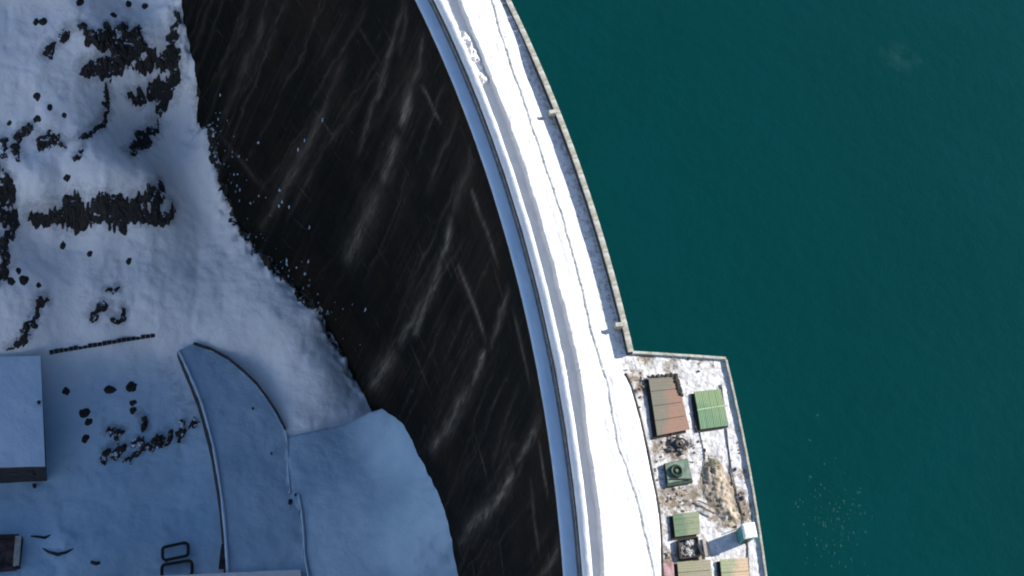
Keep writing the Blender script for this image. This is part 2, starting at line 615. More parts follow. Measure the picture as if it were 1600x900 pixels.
def water_material():
    m, nt, b = mat_new('reservoir_water')
    co = coord(nt)
    n1 = noise_node(nt, 0.012, 7, 0.68, co, 0.6)
    c = ramp(nt, n1.outputs[0], [(0.3, (0.0002, 0.0285, 0.0295)), (0.7, (0.0004, 0.0355, 0.039))]).outputs[0]
    # a faint curl of silt in the far corner
    mp = N(nt, 'ShaderNodeMapping')
    p = un(1405, 85, -6)
    mp.inputs['Location'].default_value = (-p[0], -p[1], 0)
    nt.links.new(co, mp.inputs[0])
    nd = noise_node(nt, 0.22, 4, 0.6, co)
    va = N(nt, 'ShaderNodeVectorMath', operation='MULTIPLY_ADD')
    nt.links.new(nd.outputs['Color'], va.inputs[0])
    va.inputs[1].default_value = (7, 7, 0)
    nt.links.new(mp.outputs[0], va.inputs[2])
    vs = N(nt, 'ShaderNodeVectorMath', operation='SUBTRACT')
    nt.links.new(va.outputs[0], vs.inputs[0])
    vs.inputs[1].default_value = (3.5, 3.5, 0)
    ln = N(nt, 'ShaderNodeVectorMath', operation='LENGTH')
    nt.links.new(vs.outputs[0], ln.inputs[0])
    ring = ramp(nt, math_(nt, 'DIVIDE', ln.outputs['Value'], 10.0), [(0.35, (0, 0, 0)), (0.52, (1, 1, 1)), (0.72, (0, 0, 0))]).outputs[0]
    n3 = noise_node(nt, 0.15, 5, 0.7, co)
    fac = math_(nt, 'MULTIPLY', math_(nt, 'MULTIPLY', ring, ramp(nt, n3.outputs[0], [(0.45, (0, 0, 0)), (0.7, (1, 1, 1))]).outputs[0]), 0.42)
    nt.links.new(mixc(nt, fac, c, (0.05, 0.13, 0.13)), b.inputs['Base Color'])
    b.inputs['Roughness'].default_value = 0.12
    b.inputs['IOR'].default_value = 1.33
    b.inputs['Specular IOR Level'].default_value = 0.2
    n2 = noise_node(nt, 0.35, 5, 0.6, co)
    p1 = bump(nt, b, n2.outputs[0], 0.45, 0.25)
    n4 = noise_node(nt, 1.8, 3, 0.5, co)
    bump(nt, b, n4.outputs[0], 0.1, 0.05, p1)
    return m


MAT['water'] = water_material()
m_, nt_, b_ = mat_new('foam')
b_.inputs['Base Color'].default_value = (0.014, 0.060, 0.058, 1)
b_.inputs['Roughness'].default_value = 0.9
b_.inputs['Specular IOR Level'].default_value = 0.0
MAT['foam'] = m_

# ------------------------------------------------------------------ dam face geometry
LEDGE = -2.05          # outer edge of the ledge outside the downstream parapet
WALL_OFF = -1.75       # top of the face
# batter of the downstream face along the arc (degrees, metres per metre)
BAT_TH = np.radians([-60, -12, 0, 8, 12, 15.7, 19, 21, 23, 25, 28, 32, 36, 60])
BAT_V = np.array([0.05, 0.0, -0.04, -0.035, 0.0, 0.035, 0.065, 0.085, 0.125, 0.175, 0.225, 0.25, 0.26, 0.26])


def batter(th):
    return np.interp(th, BAT_TH, BAT_V)


def on_face(px, py):
    """Where a sight line meets the downstream face: x, y, z."""
    zs = np.linspace(-3, -125, 1221)
    Q = un_many(np.tile([px, py], (len(zs), 1)), zs)
    off, th = to_arc(Q[:, 0], Q[:, 1])
    g = off - WALL_OFF + batter(th) * np.abs(zs)
    s = np.where((g[:-1] > 0) & (g[1:] <= 0))[0]
    i = s[0] if len(s) else int(np.argmin(np.abs(g)))
    return Q[i]


TOE_PX = [(283, 5), (290, 40), (300, 90), (312, 140), (330, 195), (343, 250), (358, 305), (378, 350), (400, 385), (430, 415), (455, 440),
          (480, 465), (505, 485), (512, 510), (535, 550), (552, 590), (568, 615), (580, 640)]
BERM_PX = [(603, 634), (625, 632), (640, 650), (655, 685), (668, 715), (685, 755), (698, 785), (706, 815), (709, 845), (716, 885), (722, 920), (735, 990), (750, 1080)]
TOE = [on_face(*p) for p in TOE_PX]
BERM_TOE = [on_face(*p) for p in BERM_PX]

# ------------------------------------------------------------------ terrain
CTRL = [(-40, -60, -44), (60, -60, -46), (160, -60, -50), (0, 0, -50), (80, 10, -52), (150, 0, -53), (230, 10, -56), (60, 100, -56), (150, 60, -54), (160, 120, -60), (235, 70, -57),
        (235, 150, -66), (300, 200, -72), (255, 60, -57),
        (-60, 120, -54), (0, 180, -60), (70, 190, -61), (150, 180, -63), (60, 240, -64), (180, 215, -66), (60, 285, -65.5), (160, 285, -66.5), (240, 285, -69), (300, 300, -77),
        (50, 352, -74), (120, 356, -75.5), (190, 358, -76), (255, 362, -77.5), (330, 350, -80),
        (-60, 300, -66), (-60, 450, -76), (0, 330, -69), (0, 420, -75), (60, 430, -78), (150, 440, -80), (240, 450, -81), (330, 440, -81.5), (400, 470, -80.5),
        (20, 520, -82), (100, 500, -83.5), (200, 500, -84), (300, 500, -83.5), (80, 546, -85.5), (160, 533, -85.3), (240, 521, -85), (82, 566, -87.6), (160, 554, -87.6), (236, 545, -87),
        (-60, 560, -83), (0, 550, -84.5), (60, 552, -85.5), (290, 560, -87.5), (335, 545, -85.2),
        (100, 620, -89.5), (180, 640, -89.5), (270, 640, -89.8), (200, 700, -90.8), (120, 720, -91.5), (300, 720, -91.5), (200, 800, -92), (60, 800, -92), (300, 850, -92), (0, 860, -92), (150, 900, -92), (150, 1000, -92.5), (300, 1000, -92.5), (-60, 700, -91.5),
        (410, 560, -85.0), (450, 612, -85.0), (462, 650, -85.0), (500, 620, -84.2), (520, 580, -83), (470, 540, -82), (420, 520, -81.5),
        (450, 720, -86), (520, 720, -85), (520, 850, -86), (420, 800, -89), (620, 700, -83)]
P_, V_ = [], []
for (a, b2, z) in CTRL:
    q = un(a, b2, z)
    P_.append(q[:2])
    V_.append(z)
for q in TOE:
    off, th = to_arc(q[0], q[1])
    P_.append(q[:2])
    V_.append(q[2])
    P_.append(np.array(arc(off + 5, th)[:2]))
    V_.append(q[2] - 0.3)
for q in BERM_TOE[3:]:
    P_.append(q[:2])
    V_.append(-83.0)


def far_z(x, y):
    s = np.maximum(0, np.abs(y - 43.0) - 25.0)
    up = smooth(10, 90, x)
    h = -94 + 0.60 * s + 18 * (fbm(x / 90.0, y / 90.0, 5, 4) - 0.5) * smooth(20, 120, s) + up * 8
    return 260 - np.log1p(np.exp((260 - h) / 40.0)) * 40.0


for (x, y) in [(-140, 43), (-140, 0), (-60, 0), (0, 10), (35, 20), (-140, 100), (-150, 150), (-150, 220), (-100, 270), (-30, 290), (40, 262), (75, 222), (-20, 330), (60, 300), (90, 110), (100, 40), (100, 170), (-60, 245), (-95, 140), (-95, 200)]:
    P_.append(np.array([x, y], float))
    V_.append(float(far_z(np.array(x), np.array(y))))
_rbf = rbf_fit(P_, V_, 2e-3)


def terrain(x, y, detail=True):
    x = np.asarray(x, float)
    y = np.asarray(y, float)
    d = np.hypot((x + 10) / 1.0, (y - 140) / 1.15)
    w = smooth(105, 175, d)
    near = np.clip(_rbf(x, y), -96, 60)
    z = near * (1 - w) + far_z(x, y) * w
    if detail:
        off, th = to_arc(x, y)
        k = 1.0 - 0.5 * smooth(-80, -90, z)
        z = z + k * (1.5 * (fbm(x / 9.0, y / 9.0, 11, 4) - 0.5) + 0.35 * (fbm(x / 2.2, y / 2.2, 12, 3) - 0.5) - 0.8 * np.maximum(0, ridged(x / 6.0, y / 6.0, 14, 3) - 0.66))
        # broken edge where the snow meets the dam
        toe = smooth(3.2, 0.4, np.abs(off - WALL_OFF + batter(th) * np.abs(z))) * smooth(112, 118, y)
        z = z + toe * 3.0 * (fbm(x / 1.3, y / 1.3, 13, 3) - 0.5)
    return z


def ground(px, py):
    z = -78.0
    for _ in range(25):
        q = un(px, py, z)
        z = 0.5 * z + 0.5 * float(terrain(q[0], q[1]))
    return un(px, py, z)


def graded(lo, hi, step, far, n):
    core = np.arange(lo, hi + step, step)
    g = (np.geomspace(1, far / step, n)) * step
    return np.concatenate([(lo - np.cumsum(np.diff(np.r_[0, g])))[::-1], core, hi + step + np.cumsum(np.diff(np.r_[0, g]))])


gx = graded(-62, 46, 0.32, 1800, 34)
gy = graded(52, 222, 0.32, 1800, 34)
GX, GY = np.meshgrid(gx, gy)
GZ = terrain(GX, GY)
# a low drift of snow by the lower left corner
q = un(92, 842, -92)
dd, _ = seg_dist(GX, GY, [q])
GZ = GZ + 0.6 * smooth(4.2, 1.0, dd + 1.5 * fbm(GX / 1.5, GY / 1.5, 22, 3))
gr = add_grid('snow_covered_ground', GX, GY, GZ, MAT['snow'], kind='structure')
# shade of the valley bottom painted into the snow colour, patchy, stronger with depth
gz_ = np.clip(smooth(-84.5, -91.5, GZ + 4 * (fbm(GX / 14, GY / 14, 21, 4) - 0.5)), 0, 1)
a = gr.data.attributes.new('valley_shade', 'FLOAT', 'POINT')
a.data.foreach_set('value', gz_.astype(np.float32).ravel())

# ------------------------------------------------------------------ water
WZ = -6.0
add('reservoir_water', [arc(3, math.radians(a), WZ) for a in range(-70, 71, 2)] + [(1500, 1500, WZ), (1500, -1500, WZ)],
    [tuple(range(73))], MAT['water'], kind='structure')
mb = MB()
for _ in range(230):
    u = random.gauss(0, 1)
    px, py = 1302 + 28 * random.gauss(0, 1) + 6 * u, 815 + 42 * random.gauss(0, 1)
    c = un(px, py, WZ)
    r = 0.04 + 0.11 * random.random() ** 3
    k = len(mb.v)
    n = 6
    for i in range(n):
        a = 6.283 * i / n
        rr = r * random.uniform(0.6, 1.3)
        mb.v.append((c[0] + rr * math.cos(a), c[1] + 1.7 * rr * math.sin(a), WZ + 0.012))
    mb.v.append((c[0], c[1], WZ + 0.03))
    for i in range(n):
        mb.f.append((k + i, k + (i + 1) % n, k + n))
for (px, py) in [(1277, 649), (1265, 688), (1288, 725), (1266, 745), (1247, 792), (1318, 783), (1352, 832)]:
    c = un(px, py, WZ)
    k = len(mb.v)
    for i in range(7):
        a = 6.283 * i / 7
        rr = 0.2 * random.uniform(0.6, 1.3)
        mb.v.append((c[0] + rr * math.cos(a), c[1] + rr * math.sin(a), WZ + 0.012))
    mb.v.append((c[0], c[1], WZ + 0.04))
    for i in range(7):
        mb.f.append((k + i, k + (i + 1) % 7, k + 7))
mb.build('foam_flecks', MAT['foam'], kind='stuff')

# ------------------------------------------------------------------ dam
T0, T1 = math.radians(-52), math.radians(54)
dam = thing('dam', 'tall curved arch dam with dark streaked downstream face', 'dam', (CX + RAD, CY, -60))
th = np.concatenate([np.linspace(T0, math.radians(-3), 120)[:-1], np.linspace(math.radians(-3), math.radians(42), 620), np.linspace(math.radians(42), T1, 60)[1:]])
zs = np.linspace(-0.6, -106, 190)
TH, ZZ = np.meshgrid(th, zs)
OFF = WALL_OFF - batter(TH) * np.abs(ZZ) + 0.10 * (fbm(TH * RAD / 6, ZZ / 6, 41, 4) - 0.5)
FX, FY = CX + (RAD + OFF) * np.cos(TH), CY + (RAD + OFF) * np.sin(TH)
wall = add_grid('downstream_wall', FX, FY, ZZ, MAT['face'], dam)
STREAKS = [  # polyline on the photograph, half width in metres, strength
    ([(634, -5), (612, 60), (592, 140), (572, 200), (560, 240)], 0.5, 0.30), ([(648, -5), (632, 45), (622, 80)], 0.5, 0.18),
    ([(672, 50), (655, 100), (641, 140)], 0.55, 0.30), ([(641, 140), (634, 170), (626, 195)], 0.8, 0.75),
    ([(620, 215), (606, 260), (596, 290)], 1.0, 0.48), ([(596, 290), (572, 345), (548, 395), (540, 410)], 1.3, 0.36),
    ([(740, 255), (722, 290), (706, 340)], 0.9, 0.2), ([(706, 345), (697, 385), (690, 405)], 0.7, 0.7), ([(690, 405), (676, 450), (664, 475)], 0.8, 0.5),
    ([(674, 465), (655, 500), (645, 520)], 0.6, 0.6), ([(663, 470), (640, 505), (622, 540)], 0.8, 0.4), ([(616, 548), (603, 570), (590, 590), (577, 606)], 1.2, 0.6),
    ([(795, 450), (782, 490), (768, 540)], 0.6, 0.42), ([(757, 545), (752, 565), (738, 600)], 0.5, 0.75), ([(735, 600), (718, 632), (700, 665), (682, 692), (672, 706)], 1.0, 0.5),
    ([(842, 655), (825, 690), (806, 725)], 0.6, 0.5), ([(802, 735), (788, 762), (766, 795)], 0.8, 0.75), ([(776, 775), (758, 802), (738, 818), (718, 850)], 1.1, 0.5),
    ([(736, 296), (745, 322), (752, 345)], 0.45, 0.5), ([(748, 330), (763, 368), (778, 415)], 0.5, 0.35), ([(802, 485), (815, 540), (828, 600)], 0.5, 0.3),
    ([(716, 415), (728, 445), (745, 490), (757, 525)], 0.6, 0.55), ([(658, 134), (668, 150), (680, 178), (688, 190)], 0.32, 0.5),
    ([(512, 160), (497, 200), (475, 240), (448, 280), (425, 330), (408, 355)], 0.9, 0.30), ([(492, 200), (470, 250), (445, 290)], 0.5, 0.3),
    ([(420, -5), (405, 55), (375, 125), (345, 185)], 0.9, 0.2), ([(335, 200), (375, 250), (418, 298)], 0.5, 0.2), ([(540, 90), (520, 130), (505, 170)], 0.8, 0.15),
    ([(842, 690), (848, 730), (856, 775)], 0.4, 0.5), ([(830, 760), (834, 810), (842, 860)], 0.6, 0.3), ([(885, 855), (862, 880), (838, 905)], 0.6, 0.35),
    ([(755, 225), (735, 262), (720, 300)], 0.6, 0.2), ([(720, 175), (690, 240), (668, 300)], 0.5, 0.15), ([(700, 130), (676, 190), (650, 250)], 0.4, 0.13)]
U, V = TH.ravel() * RAD, ZZ.ravel()
stain = np.zeros(len(U))
UW = U + 1.5 * (fbm(U / 3.0, V / 7.0, 45, 3) - 0.5) + 0.7 * (fbm(U / 0.9, V / 2.0, 46, 2) - 0.5)
WV = fbm(U / 0.7, V / 4.0, 47, 3)
LINES = []
for pts, w, s in STREAKS:
    line = []
    for p in pts:
        q = on_face(*p)
        line.append((math.atan2(q[1] - CY, q[0] - CX) * RAD, q[2]))
    LINES.append((line, w, s))
for k in range(85):                       # many thin seepage lines that run down with the main ones
    u0, v0 = random.uniform(0.3, 40) * RAD * math.pi / 180, -random.uniform(2, 45)
    ln_, dv, drift = random.uniform(15, 65), 0.0, random.uniform(-0.10, 0.16)
    LINES.append(([(u0 + drift * t_ * ln_ + 0.6 * math.sin(t_ * 3 + k), v0 - t_ * ln_) for t_ in (0, .25, .5, .75, 1)], random.uniform(0.12, 0.5), random.uniform(0.04, 0.16)))
for k in range(26):                       # lime along the lift joints
    u0, v0 = random.uniform(1, 36) * RAD * math.pi / 180, -7.5 * random.randint(1, 8) - 1.5
    LINES.append(([(u0, v0), (u0 + random.uniform(3, 13), v0 - random.uniform(-0.2, 0.5))], random.uniform(0.10, 0.2), random.uniform(0.1, 0.28)))
for line, w, s in LINES:
    lu = [p[0] for p in line]
    lv = [p[1] for p in line]
    sel = np.where((U > min(lu) - 4) & (U < max(lu) + 4) & (V > min(lv) - 5) & (V < max(lv) + 5))[0]
    d, par = seg_dist(UW[sel], V[sel], line)
    core = 0.55 + 0.9 * WV[sel]
    f = (0.55 * np.exp(-(d / (w * 1.7)) ** 2) + 0.75 * np.exp(-(d / (w * 0.6)) ** 2)) * s * core * (0.4 + 0.6 * np.minimum(1, np.minimum(par, 1 - par) * 4))
    stain[sel] = np.maximum(stain[sel], f)
a = wall.data.attributes.new('stain', 'FLOAT', 'POINT')
a.data.foreach_set('value', stain.astype(np.float32))
uvl = wall.data.uv_layers.new(name='UVMap')
li = np.zeros(len(wall.data.loops), np.int32)
wall.data.loops.foreach_get('vertex_index', li)
uvl.data.foreach_set('uv', np.stack([U[li], V[li]], 1).astype(np.float32).ravel())


def arc_solid(profile, t0, t1, n):
    """Sweep a closed cross-section [(offset, z)] along the dam's arc."""
    V, Fc = [], []
    k = len(profile)
    for i in range(n + 1):
        t = t0 + (t1 - t0) * i / n
        V += [arc(o, t, z) for o, z in profile]
    for i in range(n):
        for j in range(k):
            a0, a1 = i * k + j, i * k + (j + 1) % k
            Fc.append((a0, a0 + k, a1 + k, a1))
    Fc.append(tuple(range(k - 1, -1, -1)))
    Fc.append(tuple(range(n * k, (n + 1) * k)))
    return V, Fc


v, f = arc_solid([(-1.5, -0.61), (6.5, -106), (11.3, -106), (11.3, -0.61)], T0, T1, 260)
add('upstream_wall', v, f, MAT['dark_concrete'], dam)
v, f = arc_solid([(0.0, -0.6), (11.2, -0.6), (11.2, -0.02), (0.0, -0.02)], T0, T1, 260)
add('road_deck', v, f, MAT['concrete'], dam)
v, f = arc_solid([(LEDGE, -0.6), (-0.003, -0.6), (-0.003, -0.36), (LEDGE, -0.36)], T0, T1, 260)
add('ledge_slab', v, f, MAT['concrete'], dam)
PT0, PT1, PIN, POUT = math.radians(-7.0), math.radians(9.6), 11.21, 24.2


def edge_t(o_):
    """Angle of the platform's top edge, which is not quite radial."""
    return np.radians(10.10 - 0.42 * (np.asarray(o_, float) - 11.1) / 13.1)


v, f = arc_solid([(PIN, -22), (POUT - 0.1, -22), (POUT - 0.1, 0.0), (PIN, 0.0)], PT0, PT1, 60)
add('platform_block', v, f, MAT['concrete'], dam)
MB().quadbox([arc(PIN, PT1 + 0.00002)[:2], arc(POUT - 0.1, PT1 + 0.00002)[:2], arc(POUT - 0.1, float(edge_t(POUT)))[:2], arc(PIN, float(edge_t(PIN)))[:2]], -22, -0.003).build('platform_end', MAT['concrete'], dam)
# snow lying on the ledge
tt = np.linspace(T0, T1, 1500)
ss = np.linspace(0, 1, 9)
S_, T_ = np.meshgrid(ss, tt)
o = LEDGE - 0.02 + 0.10 * (fbm(T_ * RAD / 0.8, S_ * 0, 51, 3) - 0.5) * (S_ < 0.01) + S_ * (-0.32 - LEDGE)
zz = -0.34 + 0.10 * np.minimum(1, S_ * 8) + 0.06 * (fbm(T_ * RAD / 1.2, o / 0.6, 52, 3) - 0.5) * np.minimum(1, S_ * 6)
lo = add_grid('ledge_snow', CX + (RAD + o) * np.cos(T_), CY + (RAD + o) * np.sin(T_), zz, MAT['roof_snow'], dam)

# downstream parapet (snow-capped) -------------------------------------------------
VT0, VT1 = math.radians(-1.5), math.radians(28.0)
par_d = thing('downstream_parapet', 'long snow-capped parapet along the dark face side of the crest road', 'parapet', (CX + RAD, CY, 0))


def block_mesh(name, off0, off1, z0, z1, ang, mat, lip=0.04):
    """Parapet block centred on the x axis through the arc's centre (origin = arc centre)."""
    h = ang / 2
    V, Fc = [], []
    prof = [(off0 + lip, z0), (off1 - lip, z0), (off1 - lip, z1 - 0.16), (off1, z1 - 0.16), (off1, z1 - 0.02), (off1 - 0.03, z1), (off0 + 0.03, z1), (off0, z1 - 0.02), (off0, z1 - 0.16), (off0 + lip, z1 - 0.16)]
    for t in (-h, h):
        V += [((RAD + o_) * math.cos(t), (RAD + o_) * math.sin(t), z) for o_, z in prof]
    k = len(prof)
    for j in range(k):
        Fc.append((j, j + k, (j + 1) % k + k, (j + 1) % k))
    Fc.append(tuple(range(k - 1, -1, -1)))
    Fc.append(tuple(range(k, 2 * k)))
    me = bpy.data.meshes.new(name)
    me.from_pydata(V, [], Fc)
    me.update()
    me.materials.append(mat)
    return me


def row_of_blocks(parent, name, me, t0, t1, step, zj=0.0):
    n = int((t1 - t0) / step)
    for i in range(n):
        t = t0 + (i + 0.5) * step
        o = bpy.data.objects.new(name, me)
        link(o, parent)
        o.location = Vector((CX, CY, random.uniform(-zj, zj))) - root_loc(parent)
        o.rotation_euler = (0, 0, t)
        yield o


STEP = 2.4 / RAD
me = block_mesh('parapet_block', 0.05, 0.75, -0.36, 0.92, STEP - 0.02 / RAD, MAT['black_wall'])
list(row_of_blocks(par_d, 'parapet_block', me, VT0, VT1, STEP, 0.006))
for (a0, a1) in ((T0, VT0 - 0.02 / RAD), (VT0 + int((VT1 - VT0) / STEP) * STEP + 0.02 / RAD, T1)):
    v, f = arc_solid([(0.09, 0), (0.71, 0), (0.75, 0.9), (0.05, 0.9)], a0, a1, 70)
    add('parapet_run', v, f, MAT['dark_concrete'], par_d)
ss = np.linspace(0, 1, 15)
S_, T_ = np.meshgrid(ss, np.linspace(T0, T1, 1900))
wob = 0.12 * (fbm(T_ * RAD / 4.0, S_ * 0, 61, 3) - 0.5)
o = 0.0 + wob * 0.5 + S_ * (1.25 + wob * 0.9)
prof_ = np.where(S_ < 0.08, 0.82 + S_ / 0.08 * 0.16, np.where(S_ > 0.93, 1.307 - (S_ - 0.93) / 0.07 * 0.6, 0.98 + 0.36 * np.sin(np.clip((S_ - 0.08) / 0.85, 0, 1) * 2.0)))
zz = prof_ + 0.03 * (fbm(T_ * RAD / 2.4, o / 0.8, 62, 3) - 0.5)
add_grid('snow_cap', CX + (RAD + o) * np.cos(T_), CY + (RAD + o) * np.sin(T_), zz, MAT['cap_snow'], par_d)

# upstream parapet ------------------------------------------------------------------
par_u = thing('upstream_parapet', 'long bare concrete parapet between the crest road and the teal water', 'parapet', (CX + RAD + 11, CY, 0))
UP0, UP1 = 10.32, 11.1
me = block_mesh('parapet_block', UP0 + 0.06, UP1 - 0.06, 0.0, 0.90, STEP - 0.035 / RAD, MAT['black_wall'], 0.0)
me_c = block_mesh('coping_stone', UP0, UP1, 0.902, 1.06, STEP - 0.05 / RAD, MAT['coping'], 0.0)
UT0 = math.radians(10.05)
list(row_of_blocks(par_u, 'parapet_block', me, UT0, VT1, STEP, 0.0))
list(row_of_blocks(par_u, 'coping_stone', me_c, UT0, VT1, STEP, 0.012))
for (a0, a1) in ((T0, PT0), (UT0 + int((VT1 - UT0) / STEP) * STEP + 0.02 / RAD, T1)):
    v, f = arc_solid([(UP0, 0), (UP1, 0), (UP1, 1.0), (UP0, 1.0)], a0, a1, 70)
    add('parapet_run', v, f, MAT['coping'], par_u)
for (px, py) in [(866, 176), (975, 508)]:
    q = un(px, py, 1.0)
    _, t = to_arc(q[0], q[1])
    er = np.array([math.cos(t), math.sin(t), 0])
    et = np.array([-math.sin(t), math.cos(t), 0])
    c = np.array(arc(UP0 - 0.35, t, 0.72))
    MB().box(c, er * 0.55, et * 0.22, np.array([0, 0, 0.62])).box(c + np.array([0, 0, 0.665]), er * 0.62, et * 0.28, np.array([0, 0, 0.045])).build('parapet_pier', MAT['coping'], par_u)

# ------------------------------------------------------------------ snow on the crest road
def off_table(pts, z):
    o_, t_ = [], []
    for (px, py) in pts:
        q = un(px, py, z)
        a_, b_ = to_arc(q[0], q[1])
        o_.append(a_)
        t_.append(b_)
    k = np.argsort(t_)
    return np.array(t_)[k], np.array(o_)[k]


E_T = off_table([(717, 0), (758, 100), (797, 200), (842, 338), (866, 422), (887, 507), (907, 600), (919, 700), (935, 800), (943, 900)], 0.7)
F_T = off_table([(745, -60), (767, 0), (779, 50), (796, 100), (830, 200), (850, 262), (876, 338), (900, 422), (918, 507), (933, 555), (947, 600), (955, 650), (965, 700), (985, 755), (997, 800), (1010, 850), (1020, 900)], 0.65)
K_PX = [(976, 583), (986, 605), (999, 650), (1008, 690), (1020, 750), (1028, 790), (1032, 830), (1034, 900), (1036, 960)]
K_T = off_table(K_PX, 0.5)
KMAX = K_T[0].max()
tt = np.arange(math.radians(-4), math.radians(30), 0.13 / RAD)
ss = np.linspace(0, 1, 96)
S_, T_ = np.meshgrid(ss, tt)
right = np.where(tt > KMAX + 0.003, UP0 + 0.02, np.interp(tt, K_T[0], K_T[1]) - 0.03)
o = 0.55 + S_ * (right[:, None] - 0.55)
al = T_ * RAD
e = np.interp(tt, *E_T)[:, None] + 0.34 * (fbm(al / 3.0, al * 0, 71, 4) - 0.5) + 0.08 * (fbm(al / 0.5, al * 0, 70, 2) - 0.5)
fl = np.interp(tt, *F_T)[:, None] + 0.35 * (fbm(al / 2.2, al * 0 + 5, 72, 4) - 0.5)
plat = smooth(KMAX + 0.004, KMAX - 0.004, T_)
low = 0.04 + 0.05 * (fbm(al / 0.8, o / 0.8, 73, 3) - 0.5)
drift = smooth(math.radians(20.5), math.radians(22.5), T_)            # snow banked against the far parapet
slope = 0.86 - 0.74 * smooth(0.3, 2.6, o - fl) * (1 - plat) * (1 - 0.6 * drift)
high = slope + 0.05 * (fbm(al / 1.5, o / 1.5, 74, 4) - 0.5) + 0.03 * (fbm(al / 0.35, o / 0.35, 75, 2) - 0.5)
rut = 0.5 + 0.8 * fbm(al / 9, al * 0 + 2, 172, 3)
high = high - 0.16 * np.exp(-((o - fl) / 0.24) ** 2) - 0.05 * np.exp(-((o - fl - 0.55) / 0.2) ** 2) - 0.03 * rut * (np.exp(-((o - fl + 1.2) / 0.22) ** 2) + np.exp(-((o - fl + 2.75) / 0.22) ** 2)) + 0.05 * (fbm(al / 5.0, o / 1.1, 173, 3) - 0.5)
edge_r = smooth(0.45, 0.0, right[:, None] - o) * plat
high = high - 0.35 * edge_r
# broken snow that slid off the bank on to the pavement
XW, YW = CX + (RAD + o) * np.cos(T_), CY + (RAD + o) * np.sin(T_)
dcl, _ = seg_dist(XW, YW, [un(p_[0], p_[1], 0.3)[:2] for p_ in [(724, 56), (734, 80), (744, 102), (752, 124)]])
clod = smooth(1.25, 0.5, dcl)
low = low + clod * (0.10 + 0.75 * np.floor(4 * ridged(XW / 1.6, YW / 1.6, 78, 2)) / 4 * smooth(0.5, 0.66, ridged(XW / 1.3, YW / 1.3, 77, 3)) + 0.15 * fbm(XW / 0.3, YW / 0.3, 79, 2))
high = high - clod * smooth(1.2, 0.0, o - e) * 0.4 * ridged(XW / 0.7, YW / 0.7, 76, 3)
st = smooth(-0.06, 0.10, o - e)
zz = low * (1 - st) + high * st
crest = add_grid('crest_road_snow', CX + (RAD + o) * np.cos(T_), CY + (RAD + o) * np.sin(T_), zz, MAT['road_snow'], kind='stuff')
dirt = 0.46 * np.exp(-((o - fl) / 0.26) ** 2) + 0.31 * smooth(0, 0.5, o - fl) * (1 - plat) + 0.1 * np.exp(-((o - 9.9) / 0.3) ** 2) * (1 - plat) + 0.25 * edge_r
a = crest.data.attributes.new('dirt', 'FLOAT', 'POINT')
a.data.foreach_set('value', dirt.astype(np.float32).ravel())
# ------------------------------------------------------------------ intake platform
plat_t = np.linspace(PT0 + 0.003, math.radians(10.02), 330)
S_, T_ = np.meshgrid(np.linspace(0, 1, 120), plat_t)
lft = np.where(plat_t > KMAX, UP0 - 0.3, np.interp(plat_t, K_T[0], K_T[1]) - 0.02)[:, None]
o = lft + S_ * (POUT - 0.28 - lft)
T_ = PT0 + 0.003 + (T_ - PT0 - 0.003) * (edge_t(o) - 0.0006 - PT0 - 0.003) / (math.radians(10.02) - PT0 - 0.003)
X_, Y_ = CX + (RAD + o) * np.cos(T_), CY + (RAD + o) * np.sin(T_)
zz = 0.14 + 0.16 * (fbm(X_ / 1.6, Y_ / 1.6, 81, 4) - 0.5) + 0.10 * (fbm(X_ / 0.4, Y_ / 0.4, 82, 3) - 0.5)
pl = add_grid('platform_snow', X_, Y_, zz, MAT['deck_snow'], kind='stuff')


def blob(px, py, r):
    q = un(px, py, 0.2)
    return np.exp(-((X_ - q[0]) ** 2 + (Y_ - q[1]) ** 2) / (r * r))


dirt = np.full(X_.shape, 0.22)
for (px, py, r, s) in [(990, 590, 1.6, .35), (1003, 605, 1.3, .45), (1030, 700, 1.6, .35), (1055, 698, 2.2, .5), (1050, 780, 2.6, .38), (1080, 775, 2.0, .4), (1075, 870, 2.2, .55), (1120, 765, 2.8, .6), (1135, 800, 2.2, .6), (1155, 790, 1.8, .45), (1112, 730, 1.6, .4), (1160, 740, 1.0, .3), (1095, 560, 2.5, .15), (1042, 880, 2.0, .45), (1010, 560, 1.4, .35), (1050, 572, 1.5, .3), (1165, 805, 1.2, .45), (1025, 820, 1.5, .25)]:
    dirt = np.maximum(dirt, 0.22 + blob(px, py, r) * s)
a = pl.data.attributes.new('dirt', 'FLOAT', 'POINT')
a.data.foreach_set('value', dirt.astype(np.float32).ravel())

par_p = thing('platform_parapet', 'thin pale parapet round the outer edge of the hut platform', 'parapet', (CX + RAD + 17, CY + 20, 0))
for i in range(int((math.radians(9.64) - PT0) / STEP)):
    t = math.radians(9.64) - (i + 0.5) * STEP
    if i == 0:
        me_p = block_mesh('parapet_block', POUT - 0.3, POUT, 0.0, 0.5, STEP - 0.03 / RAD, MAT['coping'], 0.03)
    o_ = bpy.data.objects.new('parapet_block', me_p)
    link(o_, par_p)
    o_.location = Vector((CX, CY, 0)) - root_loc(par_p)
    o_.rotation_euler = (0, 0, t)
tE = math.radians(9.65)
for i in range(5):
    o0, o1 = UP1 + 0.02 + i * 2.6, UP1 + 0.02 + i * 2.6 + 2.57
    o1 = min(o1, POUT)
    ta, tb = float(edge_t(o0)), float(edge_t(o1))
    b4 = [arc(o0, ta - 0.0007)[:2], arc(o1, tb - 0.0007)[:2], arc(o1, tb + 0.0007)[:2], arc(o0, ta + 0.0007)[:2]]
    MB().quadbox(b4, -0.2, 0.52 + 0.01 * (i % 2)).build('parapet_block', MAT['coping'], par_p)

